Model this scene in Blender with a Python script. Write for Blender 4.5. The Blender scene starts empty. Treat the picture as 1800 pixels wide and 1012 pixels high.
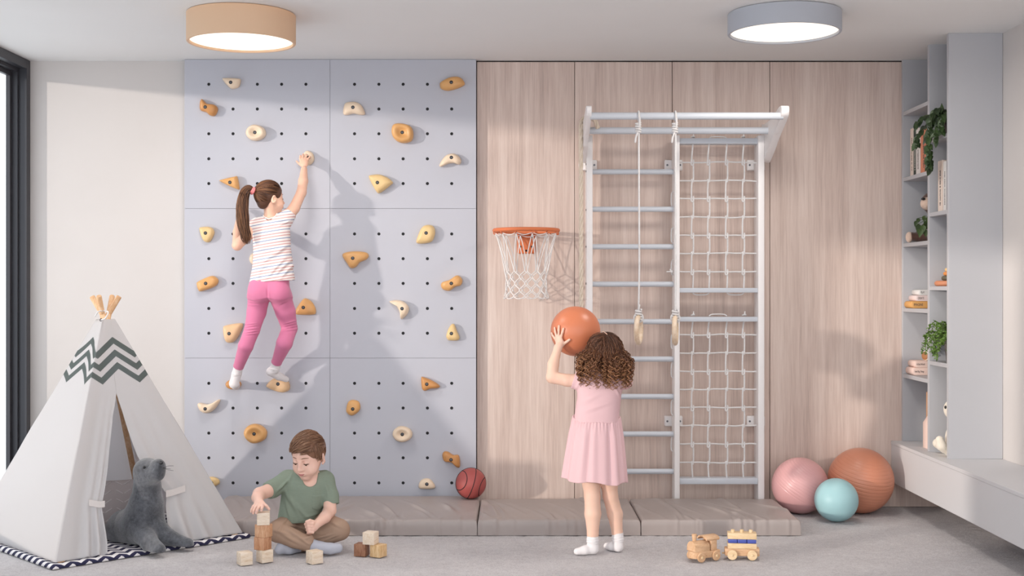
import bpy, bmesh, math, random
import numpy as np
from mathutils import Vector, Matrix, noise as mnoise
random.seed(7)
S = bpy.context.scene
COL = S.collection

# ------------------------------------------------------------------ camera, sky, sun, exposure
EYE = 1.275
F_PX = 2200.0
cam_d = bpy.data.cameras.new('camera'); cam_d.lens = 44.0; cam_d.sensor_width = 36.0
cam_d.clip_start = 0.05; cam_d.clip_end = 200
cam = bpy.data.objects.new('camera', cam_d); COL.objects.link(cam)
cam.location = (0, 0, EYE); cam.rotation_euler = (math.pi/2, 0, 0)
S.camera = cam

world = bpy.data.worlds.new('sky'); S.world = world; world.use_nodes = True
bg = world.node_tree.nodes['Background']
bg.inputs[0].default_value = (0.91, 0.955, 1.0, 1); bg.inputs[1].default_value = 2.3

sun_d = bpy.data.lights.new('sun', 'SUN'); sun_d.energy = 2.75; sun_d.angle = math.radians(1.8)
sun_d.color = (1.0, 0.89, 0.79)
sun = bpy.data.objects.new('sun', sun_d); COL.objects.link(sun)
sun.rotation_euler = Vector((1.45, 1.0, -0.15)).to_track_quat('-Z', 'Y').to_euler()
sun.location = (-8, -2, 3)

S.view_settings.view_transform = 'Standard'
S.view_settings.look = 'None'
S.view_settings.gamma = 1.0
S.view_settings.use_curve_mapping = False
S.view_settings.exposure = 0.06

def P(px, py, Y):
    """point of the room seen at pixel (px, py) of the 1800x1012 photograph at distance Y"""
    return np.array([(px-900)*Y/F_PX, Y, EYE-(py-506)*Y/F_PX])

# ------------------------------------------------------------------ colour and materials
def lin(c):
    if isinstance(c, str):
        c = [int(c[i:i+2], 16)/255 for i in (0, 2, 4)]
    return tuple((x/12.92 if x <= .04045 else ((x+.055)/1.055)**2.4) for x in c)

class NT:
    def __init__(s, m):
        s.t = m.node_tree; s.n = s.t.nodes
    def new(s, typ, **kw):
        n = s.n.new(typ)
        for k, v in kw.items(): setattr(n, k, v)
        return n
    def link(s, a, b): s.t.links.new(a, b)
    def math(s, op, a, b=None, c=None):
        n = s.new('ShaderNodeMath', operation=op)
        for i, x in enumerate((a, b, c)):
            if x is None: continue
            if isinstance(x, (int, float)): n.inputs[i].default_value = x
            else: s.link(x, n.inputs[i])
        return n.outputs[0]
    def mix(s, fac, a, b):
        n = s.new('ShaderNodeMix', data_type='RGBA')
        for i, x in ((0, fac), (6, a), (7, b)):
            if isinstance(x, (int, float)): n.inputs[i].default_value = x
            elif isinstance(x, tuple): n.inputs[i].default_value = x+(1,) if len(x) == 3 else x
            else: s.link(x, n.inputs[i])
        return n.outputs[2]
    def coords(s, scale=(1, 1, 1), kind='Object', rot=(0, 0, 0)):
        tc = s.new('ShaderNodeTexCoord'); mp = s.new('ShaderNodeMapping')
        mp.inputs['Scale'].default_value = scale; mp.inputs['Rotation'].default_value = rot
        s.link(tc.outputs[kind], mp.inputs[0]); return mp.outputs[0]
    def noise(s, vec, scale, detail=3, rough=.5):
        n = s.new('ShaderNodeTexNoise'); n.inputs['Scale'].default_value = scale
        n.inputs['Detail'].default_value = detail; n.inputs['Roughness'].default_value = rough
        if vec is not None: s.link(vec, n.inputs['Vector'])
        return n.outputs['Fac']
    def ramp(s, fac, stops):
        n = s.new('ShaderNodeValToRGB')
        while len(n.color_ramp.elements) < len(stops): n.color_ramp.elements.new(.5)
        for e, (p, c) in zip(n.color_ramp.elements, stops):
            e.position = p; e.color = (c[0], c[1], c[2], 1)
        s.link(fac, n.inputs[0]); return n.outputs[0]
    def bump(s, h, strength=.2, dist=.002):
        n = s.new('ShaderNodeBump'); n.inputs['Strength'].default_value = strength
        n.inputs['Distance'].default_value = dist; s.link(h, n.inputs['Height'])
        s.link(n.outputs[0], s.bsdf.inputs['Normal'])

def mat(name, col, rough=.6, metal=0, spec=.4, var=0, vscale=8, bump=0, bscale=200, bdist=.001,
        coat=0, sheen=0, trans=0, sss=0, stretch=(1, 1, 1)):
    """plain procedural surface: base colour with optional mottling and fine relief"""
    m = bpy.data.materials.new(name); m.use_nodes = True
    t = NT(m); b = t.n['Principled BSDF']; t.bsdf = b
    c = lin(col); b.inputs['Base Color'].default_value = c+(1,)
    b.inputs['Roughness'].default_value = rough; b.inputs['Metallic'].default_value = metal
    b.inputs['Specular IOR Level'].default_value = spec
    b.inputs['Coat Weight'].default_value = coat
    if sheen: b.inputs['Sheen Weight'].default_value = sheen
    if sss:
        b.inputs['Subsurface Weight'].default_value = sss
        b.inputs['Subsurface Radius'].default_value = (.012, .005, .003)
        b.inputs['Subsurface Scale'].default_value = .5
    if var:
        f = t.noise(t.coords(stretch), vscale, 4)
        d = tuple(x*(1-var) for x in c); l = tuple(min(1, x*(1+var)) for x in c)
        t.link(t.ramp(f, [(.3, d), (.7, l)]), b.inputs['Base Color'])
    if bump:
        t.bump(t.noise(t.coords(stretch), bscale, 2), bump, bdist)
    if trans:
        tr = t.new('ShaderNodeBsdfTranslucent'); tr.inputs[0].default_value = c+(1,)
        mx = t.new('ShaderNodeMixShader'); mx.inputs[0].default_value = trans
        out = t.n['Material Output']
        t.link(b.outputs[0], mx.inputs[1]); t.link(tr.outputs[0], mx.inputs[2]); t.link(mx.outputs[0], out.inputs[0])
    m['nt'] = 1
    return m

def wood(name, c1, c2, scale=(40, 40, 3), rough=.55, c3=None, bumpy=.08, kind='Object', fine=4.0):
    """wood with grain stretched along one axis"""
    m = bpy.data.materials.new(name); m.use_nodes = True
    t = NT(m); b = t.n['Principled BSDF']; t.bsdf = b
    tc = t.new('ShaderNodeTexCoord'); mp = t.new('ShaderNodeMapping'); mp.inputs['Scale'].default_value = scale
    oi = t.new('ShaderNodeObjectInfo'); ad = t.new('ShaderNodeVectorMath', operation='ADD')
    t.link(tc.outputs[kind], ad.inputs[0])
    t.link(t.math('MULTIPLY', oi.outputs['Random'], 7.0), ad.inputs[1]); t.link(ad.outputs[0], mp.inputs[0]); v = mp.outputs[0]
    f1 = t.noise(v, 1.0, 4, .6); f2 = t.noise(v, fine, 3, .6)
    g = t.math('ADD', t.math('MULTIPLY', f1, .65), t.math('MULTIPLY', f2, .35))
    a, d = lin(c1), lin(c2); e = lin(c3) if c3 else d
    t.link(t.ramp(g, [(.36, e), (.46, d), (.6, a)]), b.inputs['Base Color'])
    b.inputs['Roughness'].default_value = rough; b.inputs['Specular IOR Level'].default_value = .35
    t.bump(g, bumpy, .002)
    return m

# ------------------------------------------------------------------ meshes as (vertices, faces)
def join(*parts):
    V = []; Fc = []; n = 0
    for v, f in parts:
        v = np.asarray(v, float).reshape(-1, 3)
        V.append(v); Fc += [tuple(i+n for i in q) for q in f]; n += len(v)
    return np.concatenate(V), Fc

def rot(ax, a):
    return np.array(Matrix.Rotation(a, 3, ax))

def frame(z, x=None):
    """rotation whose third column is z"""
    z = np.asarray(z, float); z = z/np.linalg.norm(z)
    h = np.array(x if x is not None else ((1, 0, 0) if abs(z[0]) < .8 else (0, 1, 0)), float)
    x = h - z*np.dot(h, z); x /= np.linalg.norm(x)
    return np.stack([x, np.cross(z, x), z], 1)

def xf(vf, R=None, loc=(0, 0, 0)):
    v = np.asarray(vf[0], float)
    if R is not None: v = v @ np.asarray(R).T
    return v+np.asarray(loc, float), vf[1]

def rbox(lo, hi, bev=.003, seg=2, R=None, about=None):
    bm = bmesh.new(); bmesh.ops.create_cube(bm, size=1)
    lo = np.array(lo, float); hi = np.array(hi, float); c = (lo+hi)/2; s = hi-lo
    for v in bm.verts: v.co = Vector((v.co.x*s[0], v.co.y*s[1], v.co.z*s[2]))
    if bev > 0:
        bmesh.ops.bevel(bm, geom=bm.edges[:], offset=min(bev, min(s)*.49), segments=seg, profile=.5, affect='EDGES')
    bm.verts.index_update()
    V = np.array([v.co[:] for v in bm.verts]); Fc = [tuple(v.index for v in f.verts) for f in bm.faces]
    bm.free()
    if R is not None: V = V @ np.asarray(R).T
    return V+c, Fc

def cube(c, s, bev=.003, seg=2, R=None):
    c = np.array(c, float); s = np.array(s, float)
    v, f = rbox(-s/2, s/2, bev, seg)
    return xf((v, f), R, c)

def rings(rs, closed=True, cap0=True, cap1=True):
    """loft through equal-length rings"""
    n = len(rs[0]); V = np.concatenate([np.asarray(r, float) for r in rs]); Fc = []
    for i in range(len(rs)-1):
        for j in range(n if closed else n-1):
            a = i*n+j; b = i*n+(j+1) % n
            Fc.append((a, b, b+n, a+n))
    if cap0: Fc.append(tuple(range(n-1, -1, -1)))
    if cap1: Fc.append(tuple(range((len(rs)-1)*n, len(rs)*n)))
    return V, Fc

def tube(pts, r, n=8, closed=False, cap=True, flat=1.0, up=None):
    pts = np.asarray(pts, float); N = len(pts)
    r = np.full(N, r, float) if np.isscalar(r) else np.asarray(r, float)
    if closed:
        T = np.roll(pts, -1, 0)-np.roll(pts, 1, 0)
    else:
        T = np.gradient(pts, axis=0)
    T /= np.linalg.norm(T, axis=1)[:, None]+1e-12
    u = np.array(up, float) if up is not None else (np.array([0, 0, 1.]) if abs(T[0][2]) < .9 else np.array([1., 0, 0]))
    rs = []
    a = np.linspace(0, 2*math.pi, n, endpoint=False)
    for i in range(N):
        u = u-T[i]*np.dot(u, T[i]); u /= np.linalg.norm(u)+1e-12
        w = np.cross(T[i], u)
        rs.append(pts[i]+r[i]*(np.cos(a)[:, None]*w+np.sin(a)[:, None]*u*flat))
    if closed:
        V, Fc = rings(rs, True, False, False); m = (N-1)*n
        for j in range(n): Fc.append((m+j, m+(j+1) % n, (j+1) % n, j))
        return V, Fc
    return rings(rs, True, cap, cap)

def cyl(a, b, r, r2=None, n=24, bev=0):
    a = np.asarray(a, float); b = np.asarray(b, float); r2 = r if r2 is None else r2
    R = frame(b-a); L = np.linalg.norm(b-a)
    if bev: prof = [(r-bev, 0), (r, bev), (r2, L-bev), (r2-bev, L)]
    else: prof = [(r, 0), (r2, L)]
    return lathe(prof, a, n, R)

def lathe(prof, c=(0, 0, 0), n=32, R=None, cap=True):
    a = np.linspace(0, 2*math.pi, n, endpoint=False)
    rs = [np.stack([p[0]*np.cos(a), p[0]*np.sin(a), np.full(n, p[1])], 1) for p in prof]
    return xf(rings(rs, True, cap, cap), R, c)

def ball(c, r, R=None, nu=24, nv=16):
    r = np.array([r]*3 if np.isscalar(r) else r, float)
    th = np.linspace(0, math.pi, nv+1)[1:-1]; a = np.linspace(0, 2*math.pi, nu, endpoint=False)
    rs = [np.stack([np.sin(t)*np.cos(a), np.sin(t)*np.sin(a), np.full(nu, -math.cos(t))], 1) for t in th]
    V, Fc = rings(rs, True, False, False); n = len(V)
    V = np.concatenate([V, [[0, 0, -1], [0, 0, 1]]])
    for j in range(nu):
        Fc.append((n, (j+1) % nu, j)); m = (len(rs)-1)*nu; Fc.append((n+1, m+j, m+(j+1) % nu))
    return xf((V*r, Fc), R, c)

def torus(c, R0, r, Rm=None, n=48, m=12, flat=1.0):
    a = np.linspace(0, 2*math.pi, n, endpoint=False)
    pts = np.stack([R0*np.cos(a), R0*np.sin(a), 0*a], 1)
    return xf(tube(pts, r, m, True, up=(0, 0, 1), flat=flat), Rm, c)

def spline(pts, n=8, closed=False):
    """Catmull-Rom through points"""
    p = np.asarray(pts, float); N = len(p); out = []
    segs = N if closed else N-1
    for i in range(segs):
        if closed: q = [p[(i+k) % N] for k in (-1, 0, 1, 2)]
        else: q = [p[max(i-1, 0)], p[i], p[i+1], p[min(i+2, N-1)]]
        for t in np.linspace(0, 1, n, endpoint=False):
            out.append(.5*((2*q[1])+(-q[0]+q[2])*t+(2*q[0]-5*q[1]+4*q[2]-q[3])*t*t+(-q[0]+3*q[1]-3*q[2]+q[3])*t**3))
    if not closed: out.append(p[-1])
    return np.array(out)

def prism(poly, lo, hi, axis=0, bev=0):
    """outline in the two other axes, extruded along axis from lo to hi"""
    poly = np.asarray(poly, float); o = [i for i in (0, 1, 2) if i != axis]
    def ring(h, k=0):
        v = np.zeros((len(poly), 3)); q = poly
        if k:
            c = poly.mean(0); d = poly-c; l = np.linalg.norm(d, axis=1)[:, None]; q = poly-d/l*k
        v[:, o[0]] = q[:, 0]; v[:, o[1]] = q[:, 1]; v[:, axis] = h; return v
    rs = [ring(lo, bev), ring(lo+bev), ring(hi-bev), ring(hi, bev)] if bev else [ring(lo), ring(hi)]
    return rings(rs)

# ------------------------------------------------------------------ objects
ORIG = {}
def link_mesh(name, vf, m, parent=None, base=None, smooth=True, angle=40, attr=None, recalc=True):
    V, Fc = vf; V = np.asarray(V, float)
    if parent is not None: o0 = ORIG[parent.name]
    elif base is not None: o0 = np.array(base, float)
    else: o0 = np.array([(V[:, 0].min()+V[:, 0].max())/2, (V[:, 1].min()+V[:, 1].max())/2, V[:, 2].min()])
    me = bpy.data.meshes.new(name)
    if isinstance(Fc, np.ndarray) and Fc.ndim == 2:
        nf, k = Fc.shape
        me.vertices.add(len(V)); me.vertices.foreach_set('co', (V-o0).astype(np.float32).ravel())
        me.loops.add(nf*k); me.loops.foreach_set('vertex_index', Fc.astype(np.int32).ravel())
        me.polygons.add(nf); me.polygons.foreach_set('loop_start', np.arange(0, nf*k, k, dtype=np.int32))
        me.update(calc_edges=True)
    else:
        me.from_pydata((V-o0).tolist(), [], [tuple(int(i) for i in f) for f in Fc])
        if recalc:
            bm = bmesh.new(); bm.from_mesh(me); bmesh.ops.recalc_face_normals(bm, faces=bm.faces[:]); bm.to_mesh(me); bm.free()
    me.update()
    if attr is not None:
        at = me.attributes.new('tex', 'FLOAT_VECTOR', 'POINT'); at.data.foreach_set('vector', np.asarray(attr, np.float32).ravel())
    if smooth:
        me.shade_smooth()
        if angle < 180: me.set_sharp_from_angle(angle=math.radians(angle))
    for mm in (m if isinstance(m, (list, tuple)) else [m]): me.materials.append(mm)
    o = bpy.data.objects.new(name, me); COL.objects.link(o)
    if parent is None: o.location = o0
    else: o.parent = parent
    ORIG[o.name] = o0
    return o

def thing(name, base, label, cat, group=None):
    o = bpy.data.objects.new(name, None); COL.objects.link(o); o.location = tuple(float(x) for x in base)
    o.empty_display_size = .05
    ORIG[o.name] = np.array(base, float)
    return tag(o, label, cat, group)

def tag(o, label=None, cat=None, group=None, kind=None):
    if label: o['label'] = label
    if cat: o['category'] = cat
    if group: o['group'] = group
    if kind: o['kind'] = kind
    return o

def struct(name, vf, m, parent=None, **kw):
    o = link_mesh(name, vf, m, parent, **kw)
    if parent is None: o['kind'] = 'structure'
    return o

def share(src, name, loc, parent):
    """another piece with the same mesh data"""
    o = bpy.data.objects.new(name, src.data); COL.objects.link(o); o.parent = parent; o.location = tuple(float(x) for x in loc)
    ORIG[o.name] = ORIG[parent.name]
    return o
# ================================================================== THE ROOM
YW = 7.30; XL = -2.81; XR = 2.553; HC = 2.60; YB = 1.0
M_white = mat('wall paint', 'CFC9C6', .85, spec=.2, var=.012, vscale=3, bump=.05, bscale=300)
M_ceil = mat('ceiling paint', 'E6E5E4', .9, spec=.2, var=.01, vscale=2)
M_bench = mat('pale lacquer', 'D0CFD1', .45, spec=.35, var=.01, vscale=3)
M_greyp = mat('grey lacquer', 'BABABE', .45, spec=.35, var=.015, vscale=3)
M_climb = mat('climbing panel paint', 'BBBCC5', .6, spec=.3, var=.01, vscale=3, bump=.03, bscale=350)
M_dark = mat('painted gap shade', '3A3433', .8)
M_frame = mat('anthracite aluminium', '3B3B40', .4, metal=.2, spec=.5)
M_black = mat('black insert', '16161A', .6)
M_steel = mat('zinc bolt', '77777C', .35, metal=.85)

# carpet
def carpet_mat():
    m = bpy.data.materials.new('carpet pile'); m.use_nodes = True
    t = NT(m); b = t.n['Principled BSDF']; t.bsdf = b
    v = t.coords()
    f1 = t.noise(v, 2.2, 5, .6); f2 = t.noise(v, 150, 4, .8); f3 = t.noise(v, 26, 3, .6)
    g = t.math('ADD', t.math('MULTIPLY', f1, .22), t.math('ADD', t.math('MULTIPLY', f2, .6), t.math('MULTIPLY', f3, .18)))
    t.link(t.ramp(g, [(.38, lin('C8C2C4')), (.5, lin('E3DDDE')), (.62, lin('F5F1F1'))]), b.inputs['Base Color'])
    b.inputs['Roughness'].default_value = .95; b.inputs['Specular IOR Level'].default_value = .1
    b.inputs['Sheen Weight'].default_value = .25
    t.bump(t.math('ADD', f2, t.math('MULTIPLY', f3, .5)), 1.0, .010)
    return m
M_carpet = carpet_mat()
nx, ny = 260, 130
gx = np.linspace(-3.1, 2.7, nx); gy = np.concatenate([[-5.0], np.linspace(5.0, 7.4, ny-1)])
GX, GY = np.meshgrid(gx, gy, indexing='ij')
rng = np.random.RandomState(3)
GZ = -.0045+.004*rng.rand(nx, ny)
V = np.stack([GX, GY, GZ], -1).reshape(-1, 3)
idx = np.arange(nx*ny).reshape(nx, ny)
Fq = np.stack([idx[:-1, :-1], idx[1:, :-1], idx[1:, 1:], idx[:-1, 1:]], -1).reshape(-1, 4)
struct('floor', (V, Fq), M_carpet, base=(0, 0, 0), angle=180)
struct('ceiling', rbox((-3.1, 2.4, HC), (2.75, 7.5, HC+.12), 0), M_ceil, smooth=False)
struct('wall_right', rbox((XR, YB, -.02), (XR+.15, 7.5, HC), 0), M_white, smooth=False)
wb = struct('wall_back', rbox((-2.925, YW+.012, -.05), (2.7, YW+.15, HC), 0), M_white, smooth=False)

# timber cladding on the back wall, one piece per board
def cladding_mat():
    m = bpy.data.materials.new('pale ash veneer'); m.use_nodes = True
    t = NT(m); b = t.n['Principled BSDF']; t.bsdf = b
    geo = t.new('ShaderNodeObjectInfo')
    tc = t.new('ShaderNodeTexCoord'); mp = t.new('ShaderNodeMapping'); mp.inputs['Scale'].default_value = (30, 30, 1.1)
    ad = t.new('ShaderNodeVectorMath', operation='ADD')
    cx = t.new('ShaderNodeCombineXYZ'); t.link(t.math('MULTIPLY', geo.outputs['Random'], 9), cx.inputs[2])
    t.link(tc.outputs['Object'], ad.inputs[0]); t.link(cx.outputs[0], ad.inputs[1]); t.link(ad.outputs[0], mp.inputs[0])
    v = mp.outputs[0]
    f1 = t.noise(v, .5, 4, .55); f2 = t.noise(v, 5.0, 3, .65); f3 = t.noise(v, 1.6, 3, .6)
    g = t.math('ADD', t.math('MULTIPLY', f1, .45), t.math('ADD', t.math('MULTIPLY', f2, .3), t.math('MULTIPLY', f3, .25)))
    t.link(t.ramp(g, [(.33, lin('B5A198')), (.44, lin('CBB6AC')), (.55, lin('D8C5BB')), (.68, lin('E2D1C8'))]), b.inputs['Base Color'])
    b.inputs['Roughness'].default_value = .6; b.inputs['Specular IOR Level'].default_value = .25
    t.bump(g, .08, .001)
    return m
M_clad = cladding_mat()
k = YW/F_PX
edges = [838, 1010, 1181.5, 1353, 1668]
for a, b in zip(edges[:-1], edges[1:]):
    link_mesh('panel', rbox(((a-900)*k+.0015, YW-.004, 0), ((b-900)*k-.0015, YW+.011, HC-.008), .0015, 1), M_clad, wb)
link_mesh('gap_shade_sheet', rbox(((838-900)*k-.01, YW+.006, 0), ((1668-900)*k, YW+.0125, HC), 0), M_dark, wb)  # dark sheet behind the boards: shade of the open gaps put in as colour

# left wall: a pier between two floor-to-ceiling windows, then solid wall
wl = struct('wall_left', rbox((XL-.15, 4.15, -.02), (XL, 4.80, HC), 0), M_white, smooth=False)
link_mesh('rear_wall', rbox((XL-.15, YB, -.02), (XL, 2.42, HC), 0), M_white, wl, smooth=False)
link_mesh('lintel', rbox((XL-.15, 2.42, 2.12), (XL, 4.15, HC), 0), M_white, wl, smooth=False)
M_glass = bpy.data.materials.new('window glass'); M_glass.use_nodes = True
_t = NT(M_glass); _o = _t.n['Material Output']
_tr = _t.new('ShaderNodeBsdfTransparent'); _tr.inputs[0].default_value = (.825, .835, .84, 1)
_gl = _t.new('ShaderNodeBsdfGlossy'); _gl.inputs['Roughness'].default_value = .02
_mx = _t.new('ShaderNodeMixShader'); _mx.inputs[0].default_value = .06; _t.link(_tr.outputs[0], _mx.inputs[1]); _t.link(_gl.outputs[0], _mx.inputs[2]); _t.link(_mx.outputs[0], _o.inputs[0])

def window(name, y0, y1, z1):
    """floor-to-ceiling window in the left wall: stepped frame with a rebated sash and one pane"""
    steps = [(XL-.046, XL, .053), (XL-.078, XL-.046, .072), (XL-.102, XL-.078, .1)]
    parts = []
    for i, (xa, xb, w) in enumerate(steps):
        e = .0005*i
        parts += [rbox((xa, y1-w, 0), (xb, y1, z1), .001, 1), rbox((xa, y0, 0), (xb, y0+w, z1), .001, 1),
                  rbox((xa, y0+w, z1-w), (xb, y1-w, z1), .001, 1), rbox((xa, y0+w, 0), (xb, y1-w, w), .001, 1)]
    w = struct(name, join(*parts), M_frame, base=(XL-.05, (y0+y1)/2, 0))
    w['label'] = 'tall dark-framed window'
    link_mesh('pane', rbox((XL-.101, y0+.095, .095), (XL-.095, y1-.095, z1-.095), 0), M_glass, w, smooth=False)
    return w
window('window_1', 4.80, YW, HC-.002)
window('window_2', 2.42, 4.15, 2.12)

# ------------------------------------------------------------------ floating bench and bookcase on the right
bn = thing('floating_bench', (2.38, 5.2, .145), 'long pale grey floating bench along the right wall under the bookcase', 'bench')
link_mesh('front_panel', rbox((2.21, 3.2, .145), (2.228, YW-.006, .370), .002, 1), M_bench, bn)
link_mesh('seat_top', rbox((2.208, 3.2, .366), (XR-.001, YW-.006, .386), .002, 1), M_bench, bn)
link_mesh('underside', rbox((2.226, 3.2, .148), (XR-.001, YW-.006, .166), .002, 1), M_bench, bn)

bc = thing('bookcase', (2.41, 6.9, .386), 'tall pale grey open bookcase standing on the bench in the corner', 'bookcase')
X0 = 2.270; X1 = XR-.001
link_mesh('side_panel', rbox((X0, YW-.03, .386), (X1, YW-.006, HC), .0015, 1), M_greyp, bc)
link_mesh('side_panel', rbox((X0, 6.81, .386), (X1, 6.838, HC), .0015, 1), M_greyp, bc)
link_mesh('side_panel', rbox((X0, 6.507, .386), (X1, 6.535, HC), .0015, 1), M_greyp, bc)
link_mesh('back_panel', rbox((X1-.012, 6.53, .386), (X1, YW-.02, HC), .001, 1), M_greyp, bc)
SH1 = [2.297, 1.915, 1.534, 1.159, .777]; SH2 = [2.085, 1.684, 1.284, .88]
for z in SH1: link_mesh('shelf', rbox((X0+.003, 6.836, z-.022), (X1-.01, YW-.028, z), .001, 1), M_greyp, bc)
for z in SH2: link_mesh('shelf', rbox((X0+.003, 6.533, z-.022), (X1-.01, 6.812, z), .001, 1), M_greyp, bc)

# ------------------------------------------------------------------ ceiling lamps
def emis(name, col, s):
    m = bpy.data.materials.new(name); m.use_nodes = True
    b = m.node_tree.nodes['Principled BSDF']
    b.inputs['Base Color'].default_value = lin(col)+(1,); b.inputs['Emission Color'].default_value = lin(col)+(1,)
    b.inputs['Emission Strength'].default_value = s; return m
M_diff = emis('lit diffuser', 'FFF3E2', 1.02)
def lamp(px, Y, R, h, col, label):
    c = np.array([(px-900)*Y/F_PX, Y, HC])
    t = thing('ceiling_lamp', c, label, 'lamp', 'drum ceiling lamps')
    m = mat('lamp shade', col, .55, spec=.3, trans=.12)
    link_mesh('lamp_shade', lathe([(R*.55, -.002), (R-.003, -.002), (R, -.005), (R, -h+.004), (R-.003, -h), (R-.013, -h), (R-.015, -h+.004), (R-.015, -.02)], c, 96, cap=False), m, t)
    a = [(0.0005, -h+.0)] 
    n = 8; prof = [(R-.015, -h+.012)]+[((R-.016)*math.cos(i/n*math.pi/2), -h+.012-.010*math.sin(i/n*math.pi/2)) for i in range(1, n)]+[(.001, -h+.002)]
    link_mesh('diffuser', lathe(prof, c, 96), M_diff, t)
def lamp_light(px, Y, h, col, w):
    d = bpy.data.lights.new('lamp_light', 'AREA'); d.shape = 'DISK'; d.size = .46; d.energy = w; d.color = col
    o = bpy.data.objects.new('lamp_light', d); COL.objects.link(o); o.location = ((px-900)*Y/F_PX, Y, HC-h-.012)
lamp_light(424.5, 6.06, .14, (1, .95, .89), 13); lamp_light(1378.5, 6.035, .10, (1, .95, .89), 13)
lamp(424.5, 6.06, .26, .14, 'E6C5A5', 'round apricot drum ceiling lamp above the grey climbing wall')
lamp(1378.5, 6.035, .27, .10, 'B9BDC6', 'round blue-grey drum ceiling lamp above the wall bars')
# ================================================================== CLIMBING WALL
YC = 7.25; kc = YC/F_PX
def cx(px): return (px-900)*kc
def cz(py): return EYE-(py-506)*kc
cw = thing('climbing_wall', (cx(580.5), 7.275, 0), 'big grey perforated climbing wall of six square panels', 'climbing wall')
XE = [324, 580, 837]; ZE = [104.2, 366.3, 629, 893]
COLS = [[367, 409.6, 452.3, 495, 537.7], [623.2, 666, 708.6, 751.3, 794]]
ROWS = [[148, 191.5, 235, 279, 322.5], [411, 454.5, 498, 542, 585.5], [673.5, 717, 761, 804.5, 848.5]]
hole_r = .0092
M_seam = mat('grey backing board', '77777D', .8)
nut = None
taken = [(409, 148), (367, 191), (452, 235), (409, 322), (537, 279), (367, 411), (367, 498), (409, 585), (452, 454), (537, 542), (495, 673), (409, 673), (367, 717),
         (452, 761), (367, 848), (794, 148), (623, 191), (708, 235), (794, 279), (666, 322), (751, 411), (623, 454), (794, 498), (708, 542), (794, 585), (751, 673),
         (623, 717), (708, 761), (794, 804), (751, 848)]
def panel_mesh(x0, x1, z0, z1, xs, zs):
    V = []; Fc = []
    def add(p): V.append(p); return len(V)-1
    bx = [x0]+[(a+b)/2 for a, b in zip(xs[:-1], xs[1:])]+[x1]
    bz = [z0]+[(a+b)/2 for a, b in zip(zs[:-1], zs[1:])]+[z1]
    n = 16; sq = .02
    for i, hx in enumerate(xs):
        for j, hz in enumerate(zs):
            o = []; q = []; d = []
            for kk in range(n):
                a = math.pi/4+kk*2*math.pi/n; ca, sa = math.cos(a), math.sin(a); m = max(abs(ca), abs(sa))
                q.append(add((hx+sq*ca/m, YC, hz+sq*sa/m)))
                o.append(add((hx+hole_r*ca, YC, hz+hole_r*sa))); d.append(add((hx+hole_r*ca, YC+.02, hz+hole_r*sa)))
            for kk in range(n):
                l = (kk+1) % n
                Fc.append((q[kk], q[l], o[l], o[kk])); Fc.append((o[kk], o[l], d[l], d[kk]))
            Fc.append(tuple(d))
            c = [add((bx[i+1], YC, bz[j+1])), add((bx[i], YC, bz[j+1])), add((bx[i], YC, bz[j])), add((bx[i+1], YC, bz[j]))]
            for s in range(4):
                e = (s+1) % 4
                run = [q[(s*4+t) % n] for t in range(5)]
                Fc.append(tuple([c[s], c[e]]+run[::-1]))
    e = [add((x0, YC, z0)), add((x1, YC, z0)), add((x1, YC, z1)), add((x0, YC, z1))]
    g = [add((x0-.0, YC+.045, z0)), add((x1, YC+.045, z0)), add((x1, YC+.045, z1)), add((x0, YC+.045, z1))]
    for s in range(4): Fc.append((e[s], e[(s+1) % 4], g[(s+1) % 4], g[s]))
    Fc.append(tuple(g))
    return np.array(V), Fc
nutd = link_mesh('insert', join(lathe([(hole_r-.0002, -.0), (hole_r-.0002, .004), (hole_r*.62, .0045), (hole_r*.58, .012), (.001, .012)], (0, 0, 0), 14, frame((0, 1, 0)))), M_black, cw)
bpy.data.objects.remove(nutd)
nut_me = bpy.data.meshes['insert']
first_nut = True
for ci in range(2):
    for ri in range(3):
        x0, x1 = cx(XE[ci])+.0009, cx(XE[ci+1])-.0009
        z1, z0 = cz(ZE[ri])-.0009, max(cz(ZE[ri+1])+.0009, .004)
        p = link_mesh('panel', panel_mesh(x0, x1, z0, z1, [cx(a) for a in COLS[ci]], [cz(a) for a in ROWS[ri]][::-1]), M_climb, cw, smooth=False, recalc=False)
        for a in COLS[ci]:
            for b in ROWS[ri]:
                if any(abs(a-t[0]) < 3 and abs(b-t[1]) < 3 for t in taken): continue
                o = bpy.data.objects.new('insert', nut_me); COL.objects.link(o); o.parent = p
                ORIG[o.name] = ORIG[cw.name]
                o.location = Vector((cx(a), YC+.0025, cz(b)))
link_mesh('seam_batten', join(*[rbox((cx(a)-.006, YC+.006, 0), (cx(a)+.006, YC+.044, HC-.004), 0) for a in (580,)], *[rbox((cx(324)+.006, YC+.0062, cz(b)-.006), (cx(837)-.006, YC+.0438, cz(b)+.006), 0) for b in (366.3, 629)]), M_seam, cw, smooth=False)

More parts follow.
